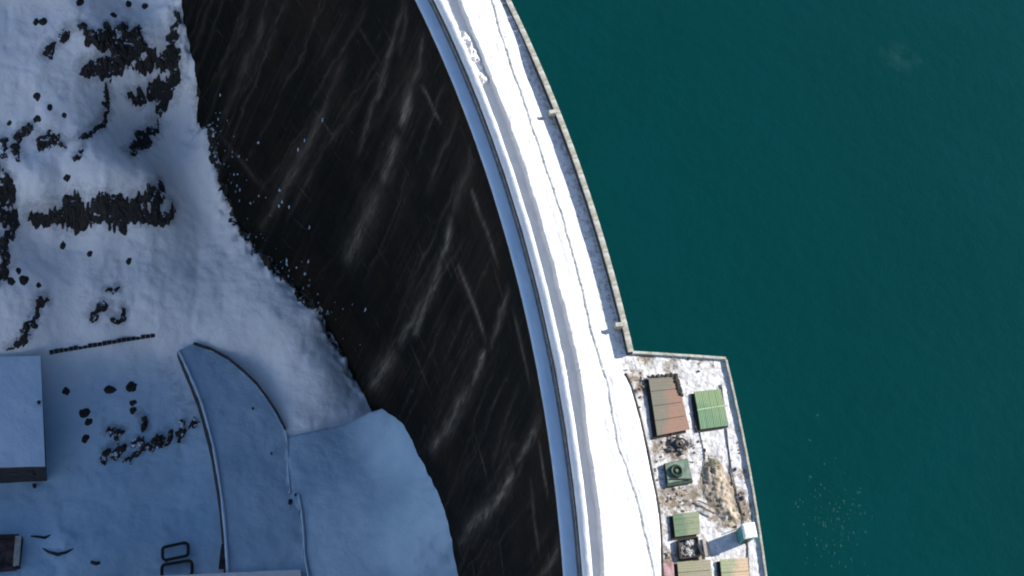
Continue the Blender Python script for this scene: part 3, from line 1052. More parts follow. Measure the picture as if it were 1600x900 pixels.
# low wall between road and platform
kw = thing('low_wall', 'low dark wall between the snowy road and the hut platform', 'wall', arc(10.4, math.radians(6)))
ts = np.linspace(KMAX, K_T[0].min(), 16)
for i in range(15):
    t0_, t1_ = ts[i] - 0.0002, ts[i + 1] + 0.0002
    w0, w1 = np.interp(t0_, *K_T), np.interp(t1_, *K_T)
    MB().quadbox([arc(w0, t0_)[:2], arc(w0 + 0.22, t0_)[:2], arc(w1 + 0.22, t1_)[:2], arc(w1, t1_)[:2]], -0.01, 0.62 + random.uniform(-0.05, 0.05)).build('wall_block', MAT['black_wall'], kw)


# ------------------------------------------------------------------ huts and clutter on the platform
def lerp(a_, b_, t):
    return np.asarray(a_, float) * (1 - t) + np.asarray(b_, float) * t


def low_hut(name, label, cat, px, h, n, roof, wall_m, along='u', peak=0.0, group=None, z0=0.05, plinth=True):
    """Low metal-roofed box. px: four roof corners (top-left, top-right, bottom-right, bottom-left); n roof sheets along u or v."""
    A, B, C, D = (un(p[0], p[1], h) for p in px)
    c = (A + B + C + D) / 4
    t = thing(name, label, cat, (c[0], c[1], z0), group)
    if plinth:
        e_ = un(px[3][0] - 5.5, px[3][1] + 3.5, h) - D
        pl_ = [D + e_, C + e_ * 0.9, B + e_ * 0.3, A + e_ * 0.75]
        MB().quadbox([tuple(p[:2]) for p in pl_], z0 - 0.06, z0 + 0.28).build('plinth', MAT['black_rubber'], t)
    ins = [tuple(lerp(p, c, 0.06)[:2]) for p in (D, C, B, A)]
    MB().quadbox(ins, z0 - 0.05, h - 0.08).build('wall', wall_m, t)

    def P(u, v):
        q = lerp(lerp(A, B, u), lerp(D, C, u), v)
        s = u if along == 'v' else v
        q[2] = h + peak * (1 - abs(2 * s - 1))
        return q
    for i in range(n):
        lo, hi = i / n + 0.004, (i + 1) / n - 0.004
        rows, ribs = (2 if peak == 0 else 3), 9
        V, Fc = [], []
        dz = random.uniform(0, 0.025)
        for a_ in range(rows):
            for k in range(ribs):
                s = lo + (hi - lo) * k / (ribs - 1)
                r_ = a_ / (rows - 1)
                q = P(s, r_) if along == 'u' else P(r_, s)
                q[2] += dz + (0.028 if k % 2 else 0.0) + random.uniform(-0.006, 0.006)
                V.append(q)
        m_2 = rows * ribs
        V += [np.array([q[0], q[1], q[2] - 0.07]) for q in V]
        for a_ in range(rows - 1):
            for k in range(ribs - 1):
                i0 = a_ * ribs + k
                Fc.append((i0, i0 + 1, i0 + ribs + 1, i0 + ribs))
                Fc.append((m_2 + i0, m_2 + i0 + ribs, m_2 + i0 + ribs + 1, m_2 + i0 + 1))
        for k in range(ribs - 1):
            Fc.append((k, m_2 + k, m_2 + k + 1, k + 1))
            e0 = (rows - 1) * ribs + k
            Fc.append((e0, e0 + 1, m_2 + e0 + 1, m_2 + e0))
        for a_ in range(rows - 1):
            e0 = a_ * ribs
            Fc.append((e0, e0 + ribs, m_2 + e0 + ribs, m_2 + e0))
            e1 = a_ * ribs + ribs - 1
            Fc.append((e1, m_2 + e1, m_2 + e1 + ribs, e1 + ribs))
        add('roof_sheet', V, Fc, roof, t, origin=(c[0], c[1], 0))
    return t, P, c


t, P, c = low_hut('low_shed', 'low shed with a long rust brown and grey metal roof', 'shed', [(1013, 589), (1057, 586), (1078, 671), (1027, 681)], 0.6, 4, MAT['rust_roof'], MAT['black_wall'], 'v')
mb = MB()
for (u0, v0, u1, v1, w) in [(0.0, 0.0, 0.98, -0.005, 0.24), (0.95, 0.0, 0.99, 0.36, 0.30)]:
    p0, p1 = P(u0, v0), P(u1, v1)
    for k in range(7):
        q = lerp(p0, p1, k / 6)
        mb.lump((q[0], q[1], 0.67), w * random.uniform(0.9, 1.6), w * random.uniform(0.8, 1.3), 0.10, random.uniform(0, 3), 700 + k)
mb.build('edge_tarpaulin', MAT['black_rubber'], t)
t, P, c = low_hut('green_shed', 'small shed with a bright green ridged roof', 'shed', [(1084, 612), (1126, 608), (1137, 665), (1094, 671)], 0.5, 4, MAT['green_roof'], MAT['black_wall'], 'u', 0.14)
a0, a1 = P(0.0, 0.5), P(1.12, 0.47)
MB().tube([a0 + [0, 0, 0.04], a1 + [0, 0, 0.03]], 0.09, 6).build('ridge_cap', simple('pale_green_paint', (0.30, 0.44, 0.24), (0.42, 0.52, 0.32), 2.0), t)
a0, a1 = P(1.06, -0.05), P(1.03, 1.02)
MB().box((a0 + a1) / 2 - [0, 0, 0.45], (a1 - a0) / 2, np.array([0.07, 0.0, 0]), np.array([0, 0, 0.2])).build('side_trim', MAT['black_rubber'], t)
t, P, c = low_hut('olive_shed', 'small square shed with an olive green roof above the open skip', 'shed', [(1051, 803), (1092, 799), (1094, 834), (1055, 839)], 0.55, 4, MAT['olive_roof'], MAT['black_wall'], 'v')
t, P, c = low_hut('khaki_shed', 'khaki roofed shed below the skip, cut by the bottom edge of the photo', 'shed', [(1058, 878), (1110, 874), (1118, 960), (1066, 965)], 0.55, 5, MAT['khaki_roof'], MAT['black_wall'], 'v')
t, P, c = low_hut('tan_shed', 'tan and green roofed shed beside the platform parapet at the bottom edge', 'shed', [(1125, 874), (1168, 871), (1176, 958), (1133, 962)], 0.55, 4, MAT['tan_roof'], MAT['black_wall'], 'v')
t, P, c = low_hut('red_crate', 'faded pink red crate beside the low wall at the bottom edge', 'crate', [(1036, 880), (1052, 878), (1056, 930), (1040, 933)], 0.45, 3, MAT['brick_red'], MAT['black_wall'], 'u')

# teal cabin with a tall shadow
A, B, C, D = (un(p[0], p[1], 0.1) for p in [(1149, 830), (1167, 827), (1171, 847), (1153, 850)])
c = (A + B + C + D) / 4
cab = thing('teal_cabin', 'teal painted cabin with snowy roof casting a long blue shadow', 'cabin', (c[0], c[1], 0.05))
MB().quadbox([tuple(p[:2]) for p in (D, C, B, A)], 0.02, 2.45).build('cabin_wall', MAT['teal'], cab)
MB().quadbox([tuple(lerp(p, c, -0.10)[:2]) for p in (D, C, B, A)], 2.452, 2.55).build('roof', MAT['teal'], cab)
n_ = 14
uu, vv = np.meshgrid(np.linspace(0, 1, n_), np.linspace(0, 1, n_))
SX = (A[0] * (1 - uu) + B[0] * uu) * (1 - vv) + (D[0] * (1 - uu) + C[0] * uu) * vv
SY = (A[1] * (1 - uu) + B[1] * uu) * (1 - vv) + (D[1] * (1 - uu) + C[1] * uu) * vv
SX, SY = c[0] + (SX - c[0]) * 1.16, c[1] + (SY - c[1]) * 1.16
eg = np.minimum(1, 6 * np.minimum(np.minimum(uu, 1 - uu), np.minimum(vv, 1 - vv)))
add_grid('roof_snow', SX, SY, 2.53 + 0.2 * np.sqrt(eg) + 0.05 * fbm(SX / 0.5, SY / 0.5, 91, 3), MAT['cap_snow'], cab)
dpos = lerp(D, C, 0.5)
er_, et_ = (C - D) / np.linalg.norm(C - D), (A - D) / np.linalg.norm(A - D)
MB().box((dpos[0] - 0.02 * et_[0], dpos[1] - 0.02 * et_[1], 1.05), er_ * 0.42, et_ * 0.03, np.array([0, 0, 0.95])).build('door', MAT['machine_dark'], cab)

# grey-green machine with a round reel
A, B, C, D = (un(p[0], p[1], 0.6) for p in [(1038, 724), (1074, 716), (1083, 753), (1043, 760)])
c = (A + B + C + D) / 4
mc = thing('winch_machine', 'grey green winch box with a dark green reel on top', 'winch', (c[0], c[1], 0.05))
MB().quadbox([tuple(p[:2]) for p in (D, C, B, A)], 0.02, 0.55).build('plinth', MAT['machine_dark'], mc)
MB().quadbox([tuple(lerp(p, c, 0.06)[:2]) for p in (lerp(D, A, 0.1), lerp(C, B, 0.12), B, A)], 0.552, 0.64).build('top_plate', MAT['machine'], mc)
q = un(1057, 736, 0.75)
rg = MB().tube([(q[0] + 0.72 * math.cos(i * math.pi / 8), q[1] + 0.72 * math.sin(i * math.pi / 8), 0.78) for i in range(16)], 0.2, 8, True)
reel = rg.build('reel', MAT['machine_dark'], mc, smooth_=True)
MB().tube([(q[0], q[1], 0.6), (q[0], q[1], 0.98)], 0.2, 10).build('hub', MAT['machine'], reel)
mb = MB()
for i in range(4):
    an = i * math.pi / 4
    d_ = np.array([math.cos(an), math.sin(an), 0])
    mb.box((q[0], q[1], 0.78), d_ * 0.7, np.array([-d_[1], d_[0], 0]) * 0.05, np.array([0, 0, 0.05]))
mb.build('spokes', MAT['machine_dark'], reel)
A2, B2 = un(1046, 748, 0.75), un(1080, 748, 0.75)
MB().tube([A2, B2], 0.07, 8).build('shaft', MAT['steel'], mc)

# scrap pile
q0 = un(1056, 697, 0.3)
sp = thing('scrap_pile', 'tangled heap of dark grey scrap under the rusty shed', 'scrap heap', (q0[0], q0[1], 0.1))
for k in range(24):
    px, py = 1056 + random.gauss(2, 9), 697 + random.gauss(0, 6.5)
    q = un(px, py, 0.35)
    an = random.uniform(0, 3.14)
    L = random.uniform(0.3, 0.95)
    d_ = np.array([math.cos(an), math.sin(an), random.uniform(-0.3, 0.3)])
    s_ = np.array([-math.sin(an), math.cos(an), 0])
    if k % 3 == 0:
        MB().tube([q - d_ * L, q + d_ * L], 0.06, 6).build('scrap_pipe', MAT['steel'], sp)
    elif k % 3 == 1:
        MB().box(q, d_ * L, s_ * random.uniform(0.08, 0.28), np.array([0, 0, 0.04])).build('scrap_plate', MAT['scrap'], sp)
    else:
        MB().lump(q, 0.35 * L + 0.1, 0.25 * L + 0.1, 0.2, an, 800 + k).build('scrap_lump', MAT['scrap'], sp)
MB().tube([un(1064 + 8 * math.cos(a_), 692 + 7 * math.sin(a_), 0.6) for a_ in np.linspace(0, 6.28, 15)[:-1]], 0.12, 6, True).build('scrap_tyre', MAT['black_rubber'], sp)

# open skip below the olive shed
A, B, C, D = (un(p[0], p[1], 0.55) for p in [(1060, 844), (1090, 839), (1093, 869), (1063, 873)])
c = (A + B + C + D) / 4
sk = thing('open_skip', 'open dark steel skip of grey rubble between two sheds', 'skip', (c[0], c[1], 0.05))
for (p, r_) in ((A, B), (B, C), (C, D), (D, A)):
    d_ = (r_ - p) / 2
    nn = np.array([-d_[1], d_[0], 0]) / np.linalg.norm(d_)
    MB().box((p + r_) / 2 * [1, 1, 0] + [0, 0, 0.32], d_ * 0.96 if p is A or p is C else d_ * 1.02, nn * 0.09, np.array([0, 0, 0.3])).build('skip_wall', MAT['black_rubber'], sk)
MB().quadbox([tuple(p[:2]) for p in (D, C, B, A)], 0.03, 0.16).build('skip_floor', MAT['steel'], sk)
mb = MB()
for k in range(26):
    q = lerp(lerp(A, B, random.uniform(.1, .9)), lerp(D, C, random.uniform(.1, .9)), random.uniform(.1, .9))
    mb.lump((q[0], q[1], 0.22), random.uniform(.12, .36), random.uniform(.12, .3), 0.18, random.uniform(0, 3), 900 + k)
rb = mb.build('rubble', simple('rubble_grey', (0.10, 0.095, 0.085), (0.55, 0.55, 0.53), 1.6), sk, kind='stuff')
bx = un(1090, 850, 0.6)
by = un(1100, 873, 0.6)
d_ = (by - bx) / 2
MB().box((bx + by) / 2, d_, np.array([-d_[1], d_[0], 0]) / np.linalg.norm(d_) * 0.16, np.array([0, 0, 0.12])).build('tow_bar', MAT['black_rubber'], sk)
A, B, C, D = (un(p[0], p[1], 0.35) for p in [(1097, 842), (1103, 840), (1113, 866), (1102, 870)])
pb = MB().quadbox([tuple(p[:2]) for p in (D, C, B, A)], 0.03, 0.36)
tag(pb.build('slab_stack', simple('brown_grey_slab', (0.26, 0.22, 0.19), (0.42, 0.37, 0.33), 1.4), origin=tuple((A + C) / 2 * [1, 1, 0])), 'narrow brown grey slab lying against the right side of the skip', 'slab')

# soil heap
sl = [un(1115, 732, 0.2), un(1120, 760, 0.2), un(1128, 785, 0.2), un(1142, 808, 0.2)]
gx_, gy_ = np.arange(min(p[0] for p in sl) - 4, max(p[0] for p in sl) + 4, 0.12), np.arange(min(p[1] for p in sl) - 4, max(p[1] for p in sl) + 4, 0.12)
HX, HY = np.meshgrid(gx_, gy_)
d1, pr = seg_dist(HX, HY, [p[:2] for p in sl])
wd = 1.55 + 1.3 * np.sin(np.clip(pr * 1.15, 0, 1) * math.pi) + 1.1 * (fbm(HX / 1.1, HY / 1.1, 95, 4) - 0.5)
mk = 1 - d1 / np.maximum(wd, 0.3)
HZ = 0.02 + 0.6 * np.clip(mk, -0.3, 1) + np.clip(mk + 0.2, 0, 1) * (0.5 * (fbm(HX / 0.5, HY / 0.5, 96, 4) - 0.5) + 0.25 * (ridged(HX / 0.8, HY / 0.8, 97, 3) - 0.6))
soil = add_grid('soil_heap', HX, HY, HZ, MAT['soil'], keep=mk > -0.25)
tag(soil, 'heap of dug brown soil on the platform beside the water', 'soil heap')
pk = thing('timber_stack', 'two loose dark planks lying across the foot of the soil heap', 'timber', tuple(un(1110, 792, 0.2)))
for (p0, p1, r_) in [((1090, 782), (1127, 797), .09), ((1098, 795), (1118, 802), .10)]:
    p, r2 = un(*p0, 0.5), un(*p1, 0.62)
    d_ = (r2 - p) / 2
    MB().box((p + r2) / 2, d_, np.array([-d_[1], d_[0], 0]) / np.linalg.norm(d_[:2]) * r_, np.array([0, 0, 0.05])).build('plank', MAT['timber'], pk)
bq = un(1116, 728, 0.2)
bush = thing('dry_bush', 'dry olive grey bush at the upper end of the soil heap', 'bush', tuple(bq))
mb = MB()
for k in range(46):
    an, el = random.uniform(0, 6.28), random.uniform(0.25, 1.3)
    L = random.uniform(0.5, 1.0)
    p0 = np.array([bq[0] + random.gauss(0, 0.35), bq[1] + random.gauss(0, 0.5), 0.15])
    d_ = np.array([math.cos(an) * math.cos(el), math.sin(an) * math.cos(el), math.sin(el)])
    mb.tube([p0, p0 + d_ * L * 0.6, p0 + d_ * L + [0, 0, -0.1]], [0.035, 0.025, 0.012], 4)
mb.build('twigs', MAT['scrub'], bush)
mb = MB()
for k in range(240):
    an, rr = random.uniform(0, 6.28), random.random() ** 0.6
    p0 = np.array([bq[0] + 0.85 * rr * math.cos(an), bq[1] + 1.1 * rr * math.sin(an), 0.25 + 0.6 * random.random() * (1.1 - rr)])
    d_ = np.array([random.gauss(0, 1), random.gauss(0, 1), random.gauss(0, .6)])
    d_ /= np.linalg.norm(d_)
    s_ = np.cross(d_, [0.3, 0.2, 1])
    s_ /= np.linalg.norm(s_)
    k0 = len(mb.v)
    mb.v += [tuple(p0), tuple(p0 + d_ * 0.10 + s_ * 0.05), tuple(p0 + d_ * 0.2), tuple(p0 + d_ * 0.10 - s_ * 0.05)]
    mb.f.append((k0, k0 + 1, k0 + 2, k0 + 3))
mb.build('leaves', MAT['scrub'], bush)['kind'] = 'stuff'

# crane rail along the platform and loose stones by the parapet
rail_pts = [(1127, 600), (1134, 655), (1137, 690), (1143, 735), (1152, 775), (1161, 810), (1168, 850), (1171, 905), (1173, 960)]
rl = MB().tube([un(p[0], p[1], 0.24) for p in rail_pts], 0.075, 6)
ro = rl.build('steel_rail', MAT['steel'], origin=tuple(un(1140, 720, 0.2)))
tag(ro, 'thin dark steel rail running along the platform inside its parapet', 'rail')
hz_ = MB().tube([un(p[0], p[1], 0.22) for p in [(1093, 673), (1095, 684), (1099, 700), (1102, 716), (1098, 740), (1101, 768)]], 0.045, 6)
tag(hz_.build('cable', MAT['black_rubber'], origin=tuple(un(1099, 700, 0.2))), 'thin dark cable trailing down from the green shed over the snow', 'cable')
for k, (px, py, s, lab) in enumerate([(1101, 703, .16, 'small dark stone in the snow below the green shed'), (1107, 737, .22, 'dark stone at the left edge of the dry bush'), (1076, 560, .2, 'dark lump in the snow by the top parapet of the platform'), (1149, 733, .2, 'grey stone in snow right of the rail above the soil heap'), (1160, 778, .26, 'grey stone by the platform parapet beside the soil heap'), (1092, 580, .14, 'tiny dark stone in the snow above the green shed'), (1091, 690, .13, 'tiny dark stone right of the scrap pile')]):
    q = un(px, py, 0.2)
    tag(MB().lump((q[0], q[1], 0.24), s, s * 1.2, s * 0.8, random.uniform(0, 3), 950 + k).build('stone', MAT['black_wall'], origin=(q[0], q[1], 0.15)), lab, 'stone', 'loose stones on the platform')
mb = MB()
for k in range(190):
    px, py = random.choice([(1158, 785, 6, 20), (1060, 775, 16, 10), (1000, 608, 6, 18), (1045, 868, 7, 10), (1062, 703, 12, 7), (1030, 735, 5, 40), (1095, 690, 12, 30), (1150, 720, 8, 40), (1080, 566, 40, 4)]), 0
    q = un(px[0] + random.gauss(0, px[2]), px[1] + random.gauss(0, px[3]), 0.2)
    if to_arc(q[0], q[1])[0] > POUT - 0.5 or to_arc(q[0], q[1])[1] > tE - 0.004:
        continue
    s = 0.04 + 0.17 * random.random() ** 2
    mb.lump((q[0], q[1], 0.2), s, s * 1.2, s * 0.7, random.uniform(0, 3), 1000 + k)
mb.build('loose_rubble', simple('rubble_brown', (0.07, 0.06, 0.05), (0.30, 0.25, 0.2), 1.6), kind='stuff')
pq = un(1159, 836, 0.1)
tag(MB().tube([(pq[0] - 0.3, pq[1] + 0.9, 0.05), (pq[0] - 0.3, pq[1] + 0.9, 1.5)], 0.06, 8).build('marker_post', MAT['steel'], origin=(pq[0] - 0.3, pq[1] + 0.9, 0.05)), 'thin dark post standing just above the teal cabin', 'post')

# ------------------------------------------------------------------ valley floor structures
def patch(name, outline, inner, mat, depth, kind=None, step=0.9, parent=None, amp=0.12, seed=0, extra=None, origin=None):
    """Snow sheet over a world outline [(x,y,z)] with a skirt down its sides; heights from an RBF."""
    O = [np.asarray(p, float) for p in outline]
    dense = []
    for i in range(len(O)):
        p, r_ = O[i], O[(i + 1) % len(O)]
        n2 = max(1, int(np.linalg.norm((r_ - p)[:2]) / step))
        dense += [lerp(p, r_, k / n2) for k in range(n2)]
    ctrl = O + [np.asarray(p, float) for p in inner]
    fz = rbf_fit([p[:2] for p in ctrl], [p[2] for p in ctrl], 1e-2)
    D2 = np.array([p[:2] for p in dense])
    x0, y0 = D2.min(0)
    x1, y1 = D2.max(0)
    g = np.array([(x, y) for x in np.arange(x0, x1, step) for y in np.arange(y0, y1, step)]) + RNG.uniform(-0.2, 0.2, 1)
    inside = np.zeros(len(g), bool)
    j = len(D2) - 1
    for i in range(len(D2)):
        xi, yi, xj, yj = D2[i, 0], D2[i, 1], D2[j, 0], D2[j, 1]
        cnd = ((yi > g[:, 1]) != (yj > g[:, 1])) & (g[:, 0] < (xj - xi) * (g[:, 1] - yi) / (yj - yi + 1e-12) + xi)
        inside ^= cnd
        j = i
    dm, _ = seg_dist(g[:, 0], g[:, 1], list(D2) + [D2[0]])
    g = g[inside & (dm > step * 0.4)]
    allp = [Vector(p) for p in np.r_[D2, g]]
    n = len(D2)
    res = delaunay_2d_cdt(allp, [], [list(range(n))], 1, 1e-5)
    V2 = np.array([tuple(p) for p in res[0]])
    z = fz(V2[:, 0], V2[:, 1]) + amp * (fbm(V2[:, 0] / 3.0, V2[:, 1] / 3.0, seed + 200, 4) - 0.5) * 2
    if extra is not None:
        z = z + extra(V2[:, 0], V2[:, 1])
    V = np.c_[V2, z].tolist()
    F2 = [tuple(t_) for t_ in res[2]]
    ring = []
    om = {}
    for i, src in enumerate(res[3]):
        for s_ in src:
            om[s_] = i
    ring = [om[i] for i in range(n)]
    k = len(V)
    for i in ring:
        V.append([V[i][0], V[i][1], V[i][2] - depth])
    for i in range(n):
        j = (i + 1) % n
        F2.append((ring[i], ring[j], k + j, k + i))
    return add(name, V, F2, mat, parent, kind=kind, smooth_=False, origin=origin)


def wpx(pts, z):
    return [un(p[0], p[1], z if len(p) == 2 else p[2]) for p in pts]


# curved ramp (inner terrace)
ARC_IN = [(279, 548), (290, 571), (303, 600), (315, 630), (325, 665), (334, 700), (341, 740), (347, 780), (351, 820), (354, 860), (356, 900), (358, 960)]
GUARD = [(302, 537), (330, 546), (357, 561), (380, 580), (402, 601), (420, 626), (435, 650), (446, 672)]
GUARD1 = [(447, 676), (449, 700), (450, 735), (453, 772)]
GUARD2 = [(466, 774), (471, 800), (474, 835), (476, 870), (482, 905), (486, 960)]
RZ = -85.6
ramp_o = wpx(ARC_IN, RZ)
ramp_r = wpx(GUARD + GUARD1 + GUARD2, RZ)
rp = patch('snowy_ramp', ramp_o + ramp_r[::-1], [un(400, 700, RZ), un(330, 600, RZ), un(415, 850, RZ)], MAT['shaded_snow'], 8.0, 'structure', 0.6, None, 0.22, 3)
for p in rp.data.polygons:
    p.use_smooth = p.normal.z > 0.6


def strip_wall(name, label, cat, pts, z_top, z_bot, w, mat, snow=True, parts='wall_panel', seg=3.2):
    """Wall following a line, built panel by panel, with a thin cap of snow."""
    P3 = [np.array(p) for p in pts]
    t = thing(name, label, cat, tuple(P3[len(P3) // 2][:2]) + (z_bot,))
    L = [0]
    for i in range(len(P3) - 1):
        L.append(L[-1] + np.linalg.norm((P3[i + 1] - P3[i])[:2]))
    n = max(1, int(L[-1] / seg))

    def at(s):
        return np.array([np.interp(s, L, [p[k] for p in P3]) for k in range(2)])
    for i in range(n):
        s0, s1 = L[-1] * i / n + 0.015, L[-1] * (i + 1) / n - 0.015
        a_, b_ = at(s0), at(s1)
        d_ = (b_ - a_) / np.linalg.norm(b_ - a_)
        nn = np.array([-d_[1], d_[0]]) * w / 2
        dz = random.uniform(-0.04, 0.04)
        MB().quadbox([a_ - nn, b_ - nn, b_ + nn, a_ + nn], z_bot, z_top + dz).build(parts, mat, t)
    if snow:
        m2 = max(8, int(L[-1] / 0.4))
        ss_, cc = np.linspace(0, L[-1], m2), np.linspace(-1, 1, 7)
        XX, YY, Z2 = (np.zeros((m2, 7)) for _ in range(3))
        for i, s in enumerate(ss_):
            a_, b_ = at(max(0, s - 0.2)), at(min(L[-1], s + 0.2))
            d_ = (b_ - a_) / (np.linalg.norm(b_ - a_) + 1e-9)
            nn = np.array([-d_[1], d_[0]])
            wv = w / 2 - 0.05 + 0.12 * float(vnoise(np.array(s / 1.3), np.array(0.0), 7))
            q = at(s)
            XX[i], YY[i] = q[0] + nn[0] * cc * wv, q[1] + nn[1] * cc * wv
            Z2[i] = z_top + 0.01 + 0.12 * np.sqrt(np.maximum(0, 1 - cc ** 2)) * (0.6 + 0.6 * float(vnoise(np.array(s / 2.0), np.array(3.0), 9)))
        add_grid('snow_cap', XX, YY, Z2, MAT['roof_snow'], t)
    return t


rw = strip_wall('retaining_wall', 'tall curved retaining wall on the basin side of the snowy ramp', 'wall', wpx(ARC_IN, RZ + 0.2), RZ + 0.25, -93, 0.5, MAT['black_wall'])
q = un(349, 868, -88)
MB().box((q[0], q[1], -89.0), np.array([0.55, 0, 0]), np.array([0, 1.4, 0]), np.array([0, 0, 3.2])).build('buttress', MAT['black_wall'], rw)
q = un(321, 650, -88)
MB().box((q[0], q[1], -88.6), np.array([0.5, 0.2, 0]), np.array([-0.2, 0.8, 0]), np.array([0, 0, 1.6])).build('buttress', MAT['black_wall'], rw)
strip_wall('guard_wall', 'thin dark guard wall along the upper curve of the ramp', 'wall', wpx(GUARD, RZ + 0.3), RZ + 0.9, RZ - 3, 0.22, MAT['black_wall'], False)
strip_wall('guard_wall', 'straight snow-topped guard wall between the ramp and the snow bank', 'wall', wpx(GUARD1, RZ + 0.5), RZ + 0.65, RZ - 3, 0.3, MAT['black_wall'])
strip_wall('guard_wall', 'short straight guard wall continuing down to the footbridge', 'wall', wpx(GUARD2, RZ + 0.6), RZ + 0.95, RZ - 3, 0.4, MAT['black_wall'])
for k, (px, py, h, r_, lab) in enumerate([(453, 786, 1.3, .33, 'thickest dark post on the ramp where the guard wall breaks'), (483, 774, 1.0, .22, 'dark post in the snow right of the guard wall break'), (461, 775, 0.9, .2, 'small dark post in the gap between the two guard walls'), (424, 709, .6, .16, 'faint short post in the middle of the snowy ramp'), (395, 639, .6, .18, 'faint short post high up on the snowy ramp')]):
    q = un(px, py, RZ + 0.2)
    tag(MB().tube([(q[0], q[1], RZ - 0.5), (q[0], q[1], RZ + h)], r_, 8).tube([(q[0], q[1], RZ + h), (q[0], q[1], RZ + h + 0.12)], [r_ * 1.25, r_ * 1.1], 8).build('bollard', MAT['black_rubber'], origin=(q[0], q[1], RZ)), lab, 'bollard', 'posts along the snowy ramp')


# snow bank piled against the dam
def push(q, d):
    off, t_ = to_arc(q[0], q[1])
    return np.array(arc(off + d, t_, q[2]))


berm_left = wpx([(447, 683), (450, 735), (455, 775), (470, 800), (474, 835), (476, 870), (482, 905), (486, 990), (490, 1080)], RZ + 0.5)
berm_top = wpx([(490, 673), (540, 662), (575, 649)], -84.0)
berm_top[2][2] = -82.5
bt = [push(p, 2.2) for p in BERM_TOE]


def berm_noise(x, y):
    off, t_ = to_arc(x, y)
    return 1.6 * (fbm(x / 1.2, y / 1.2, 231, 3) - 0.5) * smooth(-7, -2.5, off)


bk = patch('snow_bank', berm_left[::-1] + berm_top + bt, [un(560, 760, -81.5), un(520, 800, -83.3), un(520, 720, -83.3), un(600, 860, -80), un(620, 740, -78.5), un(590, 690, -81)], MAT['shaded_snow'], 10.0, 'structure', 0.55, None, 0.22, 5, berm_noise)
for p in bk.data.polygons:
    p.use_smooth = p.normal.z > 0.3

# dashed edge wall above the basin
ew = thing('edge_wall', 'low broken stone wall showing as a dark line through the snow above the basin', 'wall', tuple(un(160, 540, -86)))
for i in range(22):
    t_ = i / 21
    px, py = 77 + 158 * t_, 551 - 26 * t_
    q = ground(px, py)
    q2 = ground(px + 7.2, py - 1.2)
    d_ = (q2 - q) / 2
    d_[2] = 0
    nn = np.array([-d_[1], d_[0], 0]) / np.linalg.norm(d_)
    lowr = -0.12 if i in (3, 6, 7, 13, 18) else random.uniform(0.05, 0.32)
    MB().box(q + d_ + [0, 0, lowr - 0.2], d_ * 0.94, nn * 0.28, np.array([0, 0, 0.5])).build('wall_stone', MAT['black_wall'], ew)

# flat-roofed building on the left ---------------------------------------------------
BZ = -84.6
R_ = [un(-150, 562, BZ), un(64, 556, BZ), un(71, 729, BZ), un(-150, 735, BZ)]
c = (R_[1] + R_[2]) / 2
bd = thing('flat_roofed_building', 'flat-roofed building under blue snow at the left edge', 'building', (c[0] - 8, c[1], -92))
cen4 = sum(R_) / 4
base = [tuple((p + (cen4 - p) / np.linalg.norm(cen4 - p) * 0.12)[:2]) for p in R_]
MB().quadbox(base[::-1], -94, BZ - 0.45).build('wall', MAT['black_wall'], bd)
rf = MB().quadbox([tuple(p[:2]) for p in R_][::-1], BZ - 0.45, BZ - 0.02).build('roof_slab', MAT['dark_concrete'], bd)
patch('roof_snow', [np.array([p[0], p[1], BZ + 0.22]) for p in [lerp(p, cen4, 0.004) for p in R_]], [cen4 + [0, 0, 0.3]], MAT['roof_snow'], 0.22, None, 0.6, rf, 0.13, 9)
q = un(61, 631, BZ)
vp = MB().tube([(q[0], q[1], BZ), (q[0], q[1], BZ + 0.8)], 0.25, 8).build('vent_pipe', MAT['black_rubber'], bd)
MB().tube([(q[0], q[1], BZ + 0.8), (q[0], q[1], BZ + 0.95)], [0.36, 0.2], 8).build('vent_cowl', MAT['black_rubber'], vp)
wa, wb = np.array(base[3]), np.array(base[2])
dirw = (wb - wa) / np.linalg.norm(wb - wa)
nrm = np.array([dirw[1], -dirw[0]])
for k in range(5):
    p = wb - dirw * (2.2 + 3.1 * k) + nrm * 0.02
    w_ = MB().box((p[0], p[1], -88.0), np.r_[dirw * 0.75, 0], np.r_[nrm * 0.05, 0], np.array([0, 0, 0.7])).build('window', MAT['steel'], bd)
    MB().box((p[0] + nrm[0] * 0.06, p[1] + nrm[1] * 0.06, -88.0), np.r_[dirw * 0.62, 0], np.r_[nrm * 0.015, 0], np.array([0, 0, 0.58])).build('pane', simple('dark_glass', (0.01, 0.012, 0.015), (0.02, 0.022, 0.025), 1, 0.1) if k == 0 else bpy.data.materials['dark_glass'], w_)
q = ground(54, 761)
tag(MB().tube([(q[0], q[1], q[2] - 0.4), (q[0], q[1], q[2] + 1.0)], 0.3, 8).tube([(q[0], q[1], q[2] + 1.0), (q[0], q[1], q[2] + 1.15)], [0.38, 0.3], 8).build('bollard', MAT['black_rubber'], origin=tuple(q)), 'small dark post in the snow below the flat-roofed building', 'bollard')

